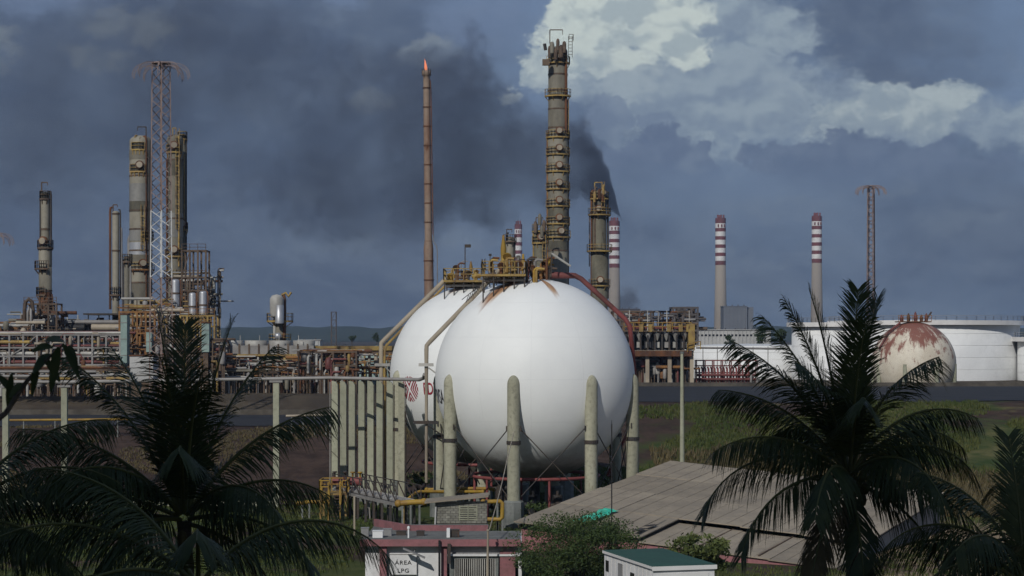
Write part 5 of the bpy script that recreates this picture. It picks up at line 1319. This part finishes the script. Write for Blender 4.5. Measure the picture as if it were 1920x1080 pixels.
# slabs of broken sheet lying by the dark gap
for (u_, s_, l, rz) in ((.05, 10.6, 2.0, .35), (.11, 10.75, 1.5, .2)):
    p = roof_pt(u_, s_, .12); MB().box(p, (l, .5, .05), rz + .8).build('loose_board', M['steel_dark'], root)
# dark missing strip: the sheet edge is broken away, the unlit interior shows
p = [roof_pt(.015, 10.4, -.02), roof_pt(.015, 11.6, -.3), roof_pt(.20, 11.35, -.3), roof_pt(.20, 11.0, -.02)]
root2 = thing('turquoise_sheet', 'crumpled turquoise plastic sheet lying on the beige roof', 'sheet', roof_pt(.16, 4.8))
n = 22; m_ = 6; q = MB()
for i in range(n + 1):
    for j in range(m_ + 1):
        u_ = .035 + .20 * i / n; s_ = 4.6 + 1.25 * j / m_ + .25 * mnoise.noise(Vector((i * .3, 0, 5)))
        q.v.append(tuple(roof_pt(u_, s_, .10 + .13 * abs(mnoise.noise(Vector((i * .55, j * .8, 0)))) + .1 * (s_ < 5.4))))
for i in range(n):
    for j in range(m_):
        a = i * (m_ + 1) + j; q.f.append((a, a + 1, a + m_ + 2, a + m_ + 1)); q.smooth.append(False)
q.build('film', M['turquoise'], root2)

# ------------------------------------------------------------------ white site cabin with green roof
root = thing('site_cabin', 'white portable cabin with a dark green roof at the bottom edge', 'cabin', (9.2, 134, 0))
N0 = Vector((9.21, 130, 0)); UL = Vector((-2.74, 9.8, 0)); UR = Vector((4.1, 1.15, 0)); zt = 3.3
def cab(u_, v_, z): return N0 + UL * u_ + UR * v_ + Vector((0, 0, z))
def cabbox(name, u0, u1, v0, v1, z0, z1, mt, par=root):
    vs = [cab(u0, v0, z0), cab(u0, v1, z0), cab(u1, v1, z0), cab(u1, v0, z0), cab(u0, v0, z1), cab(u0, v1, z1), cab(u1, v1, z1), cab(u1, v0, z1)]
    return MB().add(vs, [(3, 2, 1, 0), (4, 5, 6, 7), (0, 1, 5, 4), (1, 2, 6, 5), (2, 3, 7, 6), (3, 0, 4, 7)]).build(name, mt, par)
cabbox('body', 0, 1, 0, 1, .35, zt - .12, M['white_wall']); cabbox('roof', -.012, 1.006, -.03, 1.03, zt - .118, zt, M['green_roof'])
cabbox('roof_trim', -.016, -.0125, -.03, 1.03, zt - .30, zt - .02, M['white_band']); cabbox('roof_trim', -.012, 1.0, -.036, -.031, zt - .2, zt - .02, M['white_band'])
for (u0, u1) in ((.07, .085), (.915, .93)): pass
fr_ = cabbox('end_panel', -.006, -.002, .12, .9, .8, zt - .5, M['white_band'])
for i in range(12): cabbox('panel_rib', .04 + i * .08, .045 + i * .08, -.010, -.002, .36, zt - .32, M['white_band'])
cabbox('window', .90, .955, -.014, -.004, 1.9, 2.65, M['glass']); cabbox('window', .36, .44, -.014, -.004, 1.7, 2.4, M['glass'])
dr = cabbox('door', .60, .69, -.016, -.004, .4, 2.75, M['shade_wall']); cabbox('handle', .61, .62, -.03, -.017, 1.4, 1.55, M['steel_dark'], dr)
for u_ in (.05, .5, .95):
    for v_ in (.1, .9): cabbox('foot', u_ - .02, u_ + .02, v_ - .05, v_ + .05, -.1, .349, M['grey_concrete'])

# ------------------------------------------------------------------ bushes, grass
def bush(label, px, py, wpx, hpx, d, mt, n, leaf, seed, name='leafy_bush', nb=26, twigs=16):
    rn = random.Random(seed); k = d / F; c = W(px, py, d); wd = wpx * k / 2; Hh = hpx * k / 2
    zb = gz(c.x, d); root = thing(name, label, 'bush', (c.x, d, zb))
    q = MB()
    for i in range(twigs):
        a = rn.uniform(0, 6.28); rr = rn.uniform(.3, .95); e = Vector((c.x + wd * rr * math.cos(a), d + wd * rr * math.sin(a), c.z + Hh * rn.uniform(-.2, 1.0 - rr * .6)))
        b0 = Vector((c.x + rn.uniform(-.3, .3), d + rn.uniform(-.3, .3), zb)); mid = b0.lerp(e, .5) + Vector((rn.uniform(-.3, .3), rn.uniform(-.3, .3), .4))
        q.path([b0, mid, e], [.08, .05, .015], 5)
    q.build('stem', M['bark'], root)
    q = MB()
    for i in range(nb):
        a = rn.uniform(0, 6.28); rr = math.sqrt(rn.random()) * .82; h = (1 - rr * rr) ** .5
        cc = (c.x + wd * rr * math.cos(a), d + wd * rr * math.sin(a) * .9, c.z + Hh * h * rn.uniform(-.8, .9))
        s_ = rn.uniform(.16, .32); leaf_cloud(q, cc, (wd * s_, wd * s_, Hh * s_ * 1.25), n // nb, leaf, rn, .6)
    # stray shoots round the outline
    for i in range(n // 12):
        a = rn.uniform(0, 6.28); ph = rn.uniform(0, 1.4); rr = rn.uniform(.85, 1.12)
        leaf_cloud(q, (c.x + wd * rr * math.cos(a) * math.cos(ph), d + wd * rr * math.sin(a) * math.cos(ph), c.z + Hh * rr * math.sin(ph)), (.2, .2, .2), 1, leaf, rn, .3)
    q.build('foliage', M[mt], root)
bush('broad dark green bush in front of the beige roof and sign building', 1078, 1035, 250, 138, 148, 'bush', 24000, .10, 5, nb=70)
bush('paler yellowish bush between the cabin and the beige roof', 1305, 1040, 130, 70, 143, 'bush_pale', 2600, .19, 8, nb=20)
bush('small dark shrub behind the pink roof near the sphere leg', 1010, 955, 60, 26, 187, 'bush', 900, .14, 12, nb=12, twigs=8)
bush('low green shrub at the foot of the slab columns', 790, 898, 60, 30, 214, 'bush', 700, .16, 15, nb=10, twigs=8)
def scatter(name, label, cat, n, xr, yr, hr, mt, seed, cond=None):
    rn = random.Random(seed); q = MB(); c = 0; tries = 0
    while c < n and tries < n * 6:
        tries += 1
        y = rn.uniform(*yr); x = rn.uniform(*xr)
        if abs(x) > .29 * y: continue
        if cond and not cond(x, y): continue
        c += 1; z = gz(x, y); h = rn.uniform(*hr)
        for b_ in range(4):
            a = rn.uniform(0, 6.28); l = rn.uniform(.1, .45) * h; wv = .045 * (1 + h)
            bx_, by_ = x + rn.uniform(-.25, .25), y + rn.uniform(-.25, .25); px_, py_ = math.cos(a + 1.57) * wv, math.sin(a + 1.57) * wv
            hh = h * rn.uniform(.6, 1.1)
            q.add([(bx_ - px_, by_ - py_, z - .05), (bx_ + px_, by_ + py_, z - .05), (bx_ + math.cos(a) * l * .4 + px_ * .6, by_ + math.sin(a) * l * .4 + py_ * .6, z + hh * .6), (bx_ + math.cos(a) * l, by_ + math.sin(a) * l, z + hh)], [(0, 1, 2), (0, 2, 3)])
    o = q.build(name, mt, kind='stuff'); o['label'] = label; o['category'] = cat
    return o
def patch(x, y, s_=.06, o_=0.0): return mnoise.noise(Vector((x * s_, y * s_, o_)))
def off_roof(x, y):
    # keep clear of the warehouse floor, the sphere pads and the sign building
    v = Vector((x, y)) - Vector((.45, 170)); u_ = (v.x * 15.35 + v.y * 30) / (15.35 ** 2 + 30 ** 2); s_ = (v.x * .89 - v.y * .455)
    if -.05 < u_ < 1.03 and -.5 < s_ < 29: return False
    if -13 < x < 1 and 149 < y < 172: return False
    return True
scatter('grass', 'short green grass of the yard round the spheres and stair', 'grass', 15000, (-70, 70), (150, 232), (.12, .4), M['grass'], 21, lambda x, y: off_roof(x, y) and patch(x, y) > -.25)
scatter('grass', 'rough green weeds on the embankment behind the yard', 'grass', 12000, (4, 85), (226, 296), (.25, .8), M['grass'], 22, lambda x, y: patch(x, y, .05, 3) > .0 and off_roof(x, y))
scatter('dry_grass', 'dry straw coloured grass on the right embankment', 'grass', 9000, (18, 85), (200, 262), (.5, 1.3), M['drygrass'], 23, lambda x, y: patch(x, y, .04, 9) > -.1 and off_roof(x, y))
scatter('dry_grass', 'sparse brown weeds on the left bank', 'grass', 5000, (-85, -4), (232, 272), (.15, .5), M['drygrass'], 24, lambda x, y: patch(x, y, .07, 5) > .1)

# ------------------------------------------------------------------ palms
def frond(c, az, e0, e1, L, rn, twist=0.0, lmax=.95, droop=1.25, nleaf=112, curve=1.35):
    """one coconut frond: curved midrib with two ranks of folded, drooping leaflets"""
    h = Vector((math.cos(az), math.sin(az), 0)); side0 = Vector((-math.sin(az), math.cos(az), 0))
    n = 28; p = Vector(c); pts = [p.copy()]; tans = []
    for i in range(n):
        s_ = (i + .5) / n; e = e0 + (e1 - e0) * s_ ** curve
        t_ = h * math.cos(e) + Vector((0, 0, math.sin(e))); tans.append(t_); p = p + t_ * (L / n); pts.append(p.copy())
    rach = MB().path(pts[::2], [.055 * (1 - .9 * (i / (len(pts[::2]) - 1))) + .006 for i in range(len(pts[::2]))], 5)
    lv = MB()
    for i in range(nleaf):
        s_ = .10 + .90 * (i + .5) / nleaf; f_ = s_ * n; j = min(n - 1, int(f_)); o = pts[j].lerp(pts[j + 1], f_ - j); t_ = tans[j]
        nrm = side0.cross(t_).normalized() * -1
        if nrm.z < 0 and abs(t_.z) < .9: nrm = -nrm
        tw = twist + .15 * math.sin(s_ * 7 + az)
        rot = Matrix.Rotation(tw, 3, t_); sd_ = rot @ side0; nm = rot @ nrm
        ln0 = lmax * (math.sin(min(1, s_ * 1.25 + .12) * math.pi * .78) ** .8) * rn.uniform(.85, 1.08)
        if s_ > .9: ln0 *= 1 - (s_ - .9) * 4
        fwd = .38 + .55 * s_
        for sg in (-1, 1):
            if rn.random() < .07: continue
            ln = ln0 * rn.uniform(.72, 1.08)
            hz_ = max(0.0, math.sqrt(max(0, 1 - t_.z * t_.z)))          # how level the midrib lies here
            dr = (sd_ * sg * (1.0 - .25 * hz_) + t_ * (fwd + .6 * (1 - hz_) + rn.uniform(-.10, .10)) + nm * (.30 * (1 - hz_) + rn.uniform(-.06, .10)) + Vector((0, 0, -1)) * hz_ * (.62 + .35 * s_ + rn.uniform(-.12, .2))).normalized()
            wv = .0185 * rn.uniform(.7, 1.3)
            wd_ = dr.cross(nm).normalized()
            a = o; m1 = o + dr * ln * .4; g1 = Vector((0, 0, -1)) * droop * ln
            m2 = o + dr * ln * .75 + g1 * (.03 + .07 * hz_) * rn.uniform(.6, 1.4); e_ = o + dr * ln * .98 + g1 * (.07 + .20 * hz_) * rn.uniform(.5, 1.5)
            lv.add([a - wd_ * wv * .5, a + wd_ * wv * .5, m1 - wd_ * wv, m1 + wd_ * wv, m2 - wd_ * wv * .75, m2 + wd_ * wv * .75, e_], [(0, 1, 3, 2), (2, 3, 5, 4), (4, 5, 6)])
    return rach, lv
def palm(label, px, py, d, specs, seed, rand=0, ratio=1.0, nuts=5, lean=.6):
    rn = random.Random(seed); c = W(px, py, d)
    root = thing('coconut_palm', label, 'palm', (c.x + lean, d + .5, 0), 'dark coconut palms in the foreground')
    tr = [(c.x + lean, d + .5, -.2), (c.x + lean * .8, d + .4, c.z * .35), (c.x + lean * .3, d + .1, c.z * .75), (c.x, d, c.z + .1)]
    pts = []
    for i in range(40):
        f_ = i / 39 * 3; j = min(2, int(f_)); pts.append(Vector(tr[j]).lerp(Vector(tr[j + 1]), f_ - j))
    MB().path(pts, [.26 - .10 * i / 39 + (.018 if i % 2 else 0) for i in range(40)], 10).build('trunk', M['bark'], root)
    sp = list(specs)
    for i in range(rand):
        e0 = rn.uniform(-20, 75); sp.append((rn.uniform(0, 360), e0, e0 - rn.uniform(40, 95), rn.uniform(3.8, 5.0)))
    for s_ in sp:
        az_, e0, e1, L = s_[:4]; tw = s_[4] if len(s_) > 4 else rn.uniform(-25, 25)
        b0 = c + Vector((math.cos(R(az_)) * .12, math.sin(R(az_)) * .12, .1 + .25 * math.sin(R(e0))))
        ra, lv = frond(b0, R(az_ + rn.uniform(-4, 4)), R(e0), R(e1), L * ratio, rn, R(tw), 1.32 * ratio)
        fr = lv.build('frond', M['palm_dead'] if (e0 < -12 and rn.random() < .6) else M['palm'], root); ra.build('midrib', M['rachis'], fr)
    for i in range(nuts):
        a = rn.uniform(0, 6.28); q = MB(); cc = c + Vector((math.cos(a) * .42, math.sin(a) * .42, rn.uniform(-.45, -.1)))
        q.lathe(cc, [(.01, -.17), (.09, -.13), (.125, 0), (.10, .12), (.01, .17)], 10).build('coconut', M['coconut'], root)
    return root
palm('right foreground palm with a tall crown standing before the white tanks', 1592, 905, 53,
     [(60, 88, 78, 5.2, 5), (165, 84, 72, 5.3, 10), (150, 78, 58, 5.2, 30), (30, 85, 72, 5.0, -15), (178, 66, 26, 5.0, 20), (172, 74, 46, 5.0, -20), (184, 55, 2, 4.5, 15), (200, 38, -30, 4.6, 0), (194, 28, -72, 5.1, 0), (215, 8, -75, 4.9, 10), (238, -25, -80, 4.2, 0),
      (272, -35, -84, 4.0, 0), (328, 4, -62, 4.8, 0), (350, 42, -74, 4.3, 0), (2, 60, -30, 4.4, 5), (20, 48, -45, 4.2, 10), (90, 50, -20, 4.6, 0), (120, 42, -40, 4.6, 0), (270, 62, -10, 4.4, 0), (300, 30, -60, 4.6, 0),
      (250, 22, -60, 4.5, 0), (310, 72, 15, 4.6, 0), (230, 70, 12, 4.6, 0), (60, 20, -60, 4.4, 0), (340, -20, -80, 3.6, 0), (280, 84, 60, 4.4, 0)], 51, ratio=.93)
palm('left foreground palm with tall dark upright fronds before the lattice mast foot', 345, 985, 48,
     [(170, 87, 79, 5.0, 8), (20, 82, 70, 4.9, -10), (100, 86, 74, 4.8, 0), (186, 68, 36, 4.9, 10), (200, 50, 0, 4.7, 0), (10, 56, 10, 4.6, 20), (352, 38, -40, 4.2, 0), (340, 12, -60, 3.9, 0), (195, 26, -40, 5.4, 0), (178, 10, -60, 4.8, 0),
      (260, 80, 40, 4.6, 0), (290, 75, 30, 4.6, 0), (275, 55, -15, 4.4, 0), (230, 45, -30, 4.6, 0), (315, 40, -50, 4.0, 0), (240, 10, -75, 3.8, 0), (90, 45, -20, 4.0, 0), (140, 40, -35, 4.0, 0), (0, -15, -80, 3.2, 0), (30, 74, 44, 4.8, 0), (150, 74, 44, 4.8, 0)], 52, ratio=.95)
palm('lower palm at the bottom left whose long frond arches over the lawn', 372, 1112, 43,
     [(352, 50, -52, 4.75, 0), (188, 42, -40, 5.2, 0), (176, 60, 0, 4.4, 0), (200, 20, -60, 4.6, 0), (280, 50, -20, 3.6, 0), (225, 25, -50, 4.2, 0)], 53, nuts=0)
palm('palm at the left edge of which only the right hand fronds show', -95, 1000, 46,
     [(0, 58, 0, 4.4, 0), (350, 45, -30, 4.4, 0), (10, 35, -45, 4.4, 0), (335, 15, -60, 4.0, 0), (355, 5, -70, 4.2, 0), (180, 40, -40, 4.4, 0), (270, 60, 0, 4.4, 0)], 54, nuts=0)
palm('palm at the lower right corner, lower than its tall neighbour', 1925, 1110, 50,
     [(185, 58, -50, 4.2, 0), (175, 72, 10, 3.9, 0), (110, 84, 70, 3.6, 0), (60, 80, 60, 3.6, 0), (205, 32, -65, 4.2, 0), (165, 44, -55, 4.3, 0), (0, 60, -10, 4.0, 0), (270, 60, -10, 3.8, 0), (230, 50, -30, 4.0, 0), (90, 60, 0, 4.0, 0)], 55, nuts=0)
# leafy branch close to the lens at the left
d = 21.0; root = thing('leafy_branch', 'out of focus leafy branch hanging close to the lens at the left', 'branch', W(-60, 830, d))
bp_ = pxpath([(-60, 830, d), (10, 775, d), (50, 715, d), (90, 672, d), (120, 645, d)])
MB().path(bp_, [.035, .03, .025, .018, .01], 7).build('twig', M['bark'], root)
rn = random.Random(4)
for (px, py, tx, ty, wd) in ((118, 645, 150, 712, 13), (110, 650, 95, 735, 17), (96, 664, 62, 700, 16), (100, 652, 60, 660, 14), (85, 675, 112, 716, 14), (70, 690, 60, 742, 13), (122, 642, 85, 640, 13), (128, 648, 146, 690, 12), (30, 745, -10, 700, 13), (15, 768, 22, 700, 13), (45, 720, 18, 745, 12)):
    a = W(px, py, d + rn.uniform(-.2, .2)); e = W(tx, ty, d + rn.uniform(-.25, .25)); m1 = a.lerp(e, .4) + Vector((0, 0, .06)); t_ = (e - a).normalized()
    n_ = Vector((rn.uniform(-.4, .4), -1, rn.uniform(-.2, .5))).normalized(); sd_ = t_.cross(n_).normalized() * (wd * d / F * .55)
    q = MB(); vs = []
    for i in range(9):
        f_ = i / 8; c = a * (1 - f_) ** 2 + m1 * 2 * f_ * (1 - f_) + e * f_ ** 2; wv = math.sin(math.pi * min(.98, f_ * .92 + .04)) ** .7
        vs += [c - sd_ * wv + n_ * .012 * wv, c, c + sd_ * wv + n_ * .012 * wv]
    q.add(vs, [(3 * i + j, 3 * i + j + 1, 3 * i + j + 4, 3 * i + j + 3) for i in range(8) for j in range(2)], True).build('leaf', M['palm'], root)
# unseen block added beside the camera to throw shade over the foreground palms
root = thing('shade_block', 'tall plain block added left of the camera, outside the picture, to shade the palms', 'building', (-31, -6, 0))
MB().bb((-53, -18, -.2), (-9.5, 5, 58)).build('wall', M['white_wall'], root)
MB().bb((-53.3, -18.3, 58.01), (-9.2, 5.3, 58.8)).build('parapet', M['grey_concrete'], root)
for i in range(18): MB().bb((-53.15, -18.15, 3.0 + i * 3.1), (-9.35, 5.15, 3.2 + i * 3.1)).build('floor_band', M['grey_concrete'], root)
wme = None
for i in range(18):
    for j in range(8):
        x = -51 + j * 5.1; z = .9 + i * 3.1
        if wme is None:
            wo_ = MB().bb((x, 5.005, z), (x + 2.2, 5.06, z + 1.5)).build('window', M['glass'], root); wme = wo_; wx, wz = x, z
        else:
            o = wme.copy(); COL.objects.link(o); o.parent = root; o.location = (x - wx, 0, z - wz)

# ------------------------------------------------------------------ smoke from the chimney
STOPS = [(-190, 240, 230, 0.0), (-120, 235, 240, .0016), (0, 205, 250, .0015), (200, 170, 245, .0020), (350, 145, 235, .0027), (480, 185, 245, .0034), (600, 250, 225, .0042), (700, 285, 205, .0036), (800, 270, 190, .0058),
         (870, 255, 178, .0105), (930, 275, 150, .0150), (980, 298, 128, .0180), (1030, 312, 108, .021), (1060, 312, 92, .024), (1085, 296, 72, .030), (1105, 318, 76, .036), (1125, 345, 62, .050), (1140, 358, 44, .070), (1152, 382, 24, .11), (1160, 402, 9, .15), (1167, 412, 4.5, .12), (1172, 417, 3, 0.0)]
kS = CH / F
sx0_, sx1_ = (-190 - 960) * kS, (1172 - 960) * kS
sm = bpy.data.materials.new('chimney_smoke'); sm.use_nodes = True; t = NT(sm.node_tree); t.n.clear()
pos = t.new('ShaderNodeNewGeometry').outputs['Position']; px0_ = t.sep(pos)[0]
amp_ = t.ss(px0_, 106.0, 62.0, 3.0, 34.0)
wv_ = t.vm('SUBTRACT', t.noise(pos, .045, 5, .6).outputs['Color'], (.5, .5, .5))
px_, py_, pz_ = t.sep(t.vm('ADD', pos, t.vm('MULTIPLY', wv_, t.comb(amp_, amp_, amp_))))
tn = t.m('DIVIDE', t.m('SUBTRACT', px_, sx0_), sx1_ - sx0_)
cr = t.new('ShaderNodeValToRGB'); cr.color_ramp.interpolation = 'LINEAR'
while len(cr.color_ramp.elements) < len(STOPS): cr.color_ramp.elements.new(.5)
for el_, (px, py, r_, dn) in zip(cr.color_ramp.elements, STOPS):
    pass
for i, (px, py, r_, dn) in enumerate(STOPS):
    e_ = cr.color_ramp.elements[i]; e_.position = (px + 190) / (1172 + 190.0)
for i, (px, py, r_, dn) in enumerate(STOPS):
    e_ = cr.color_ramp.elements[i]; e_.position = (px + 190) / (1172 + 190.0)
    e_.color = ((CAMZ - (py - HOR) * kS) / 500.0, r_ * kS / 200.0, dn, 1)
t.put(cr.inputs[0], tn)
sc_ = t.new('ShaderNodeSeparateColor'); t.put(sc_.inputs[0], cr.outputs[0])
zc = t.m('MULTIPLY', sc_.outputs[0], 500.0); rc = t.m('MULTIPLY', sc_.outputs[1], 200.0)
dzz = t.m('SUBTRACT', pz_, zc); dyy = t.m('SUBTRACT', py_, CH)
dist = t.m('DIVIDE', t.m('SQRT', t.m('ADD', t.m('MULTIPLY', dzz, dzz), t.m('MULTIPLY', dyy, dyy))), rc)
nz = t.noise(pos, .019, 6, .60, .4).outputs['Fac']
n2_ = t.noise(t.vm('ADD', pos, (5, 5, 5)), .075, 4, .55).outputs['Fac']
rag = t.m('ADD', t.m('MULTIPLY', t.m('SUBTRACT', nz, .5), 1.7), t.m('MULTIPLY', t.m('SUBTRACT', n2_, .5), 1.2))
shape = t.ss(t.m('ADD', dist, rag), 1.02, .66)
clump = t.ss(t.noise(t.vm('ADD', pos, (40, 9, 90)), .0085, 3, .55).outputs['Fac'], .33, .66, .12, 1.4)
dens = t.m('MULTIPLY', t.m('MULTIPLY', t.m('MULTIPLY', shape, clump), sc_.outputs[2]), 1.6)
pv = t.new('ShaderNodeVolumePrincipled'); pv.inputs['Color'].default_value = (.13, .14, .195, 1); pv.inputs['Anisotropy'].default_value = .1
t.put(pv.inputs['Density'], dens); out = t.new('ShaderNodeOutputMaterial'); t.l.new(pv.outputs[0], out.inputs['Volume'])
def smoke_box(x0, x1, y0, y1, dep, mt, lb, rate):
    a = W(x0, y1, CH); b_ = W(x1, y0, CH)
    o = MB().bb((a.x, CH - dep, a.z), (b_.x, CH + dep, b_.z)).build('smoke', mt, kind='stuff'); o['label'] = lb; o['category'] = 'smoke'
    mt.cycles.volume_step_rate = rate
    return o
sm.cycles.volume_sampling = 'MULTIPLE_IMPORTANCE'
smoke_box(-190, 1060, -60, 520, 125, sm, 'dark smoke spread across the left sky', .35)
smoke_box(1060, 1172, 200, 416, 50, sm, 'black smoke pouring from the banded chimney', .35)
# small dark puff by the foot of the same chimney
s2 = bpy.data.materials.new('ground_smoke'); s2.use_nodes = True; t = NT(s2.node_tree); t.n.clear()
pos = t.new('ShaderNodeNewGeometry').outputs['Position']; cc = W(1172, 566, CH)
q3 = t.vm('DIVIDE', t.vm('SUBTRACT', pos, tuple(cc)), (17.0, 14.0, 24.0)); ln = t.new('ShaderNodeVectorMath', operation='LENGTH'); t.put(ln.inputs[0], q3)
dn = t.m('MULTIPLY', t.ss(t.m('ADD', ln.outputs['Value'], t.m('MULTIPLY', t.m('SUBTRACT', t.noise(pos, .06, 4, .6).outputs['Fac'], .5), 2.0)), 1.0, .2), .05)
pv = t.new('ShaderNodeVolumePrincipled'); pv.inputs['Color'].default_value = (.20, .20, .23, 1); t.put(pv.inputs['Density'], dn); out = t.new('ShaderNodeOutputMaterial'); t.l.new(pv.outputs[0], out.inputs['Volume'])
smoke_box(1138, 1215, 500, 600, 22, s2, 'thin dark smoke at the foot of the smoking chimney', .5)
# ------------------------------------------------------------------ haze
hz = bpy.data.materials.new('haze_air'); hz.use_nodes = True; t = NT(hz.node_tree); t.n.clear()
pv = t.new('ShaderNodeVolumePrincipled'); pv.inputs['Color'].default_value = (.36, .50, .74, 1); pv.inputs['Density'].default_value = .00011; pv.inputs['Anisotropy'].default_value = 0.0
out = t.new('ShaderNodeOutputMaterial'); t.l.new(pv.outputs[0], out.inputs['Volume'])
HAZE = True
if HAZE:
    o = MB().bb((-3100, -240, -1.3), (3100, 4800, 400)).build('haze', hz, kind='stuff'); o['label'] = 'thin blue haze over the whole plain'; o['category'] = 'haze'
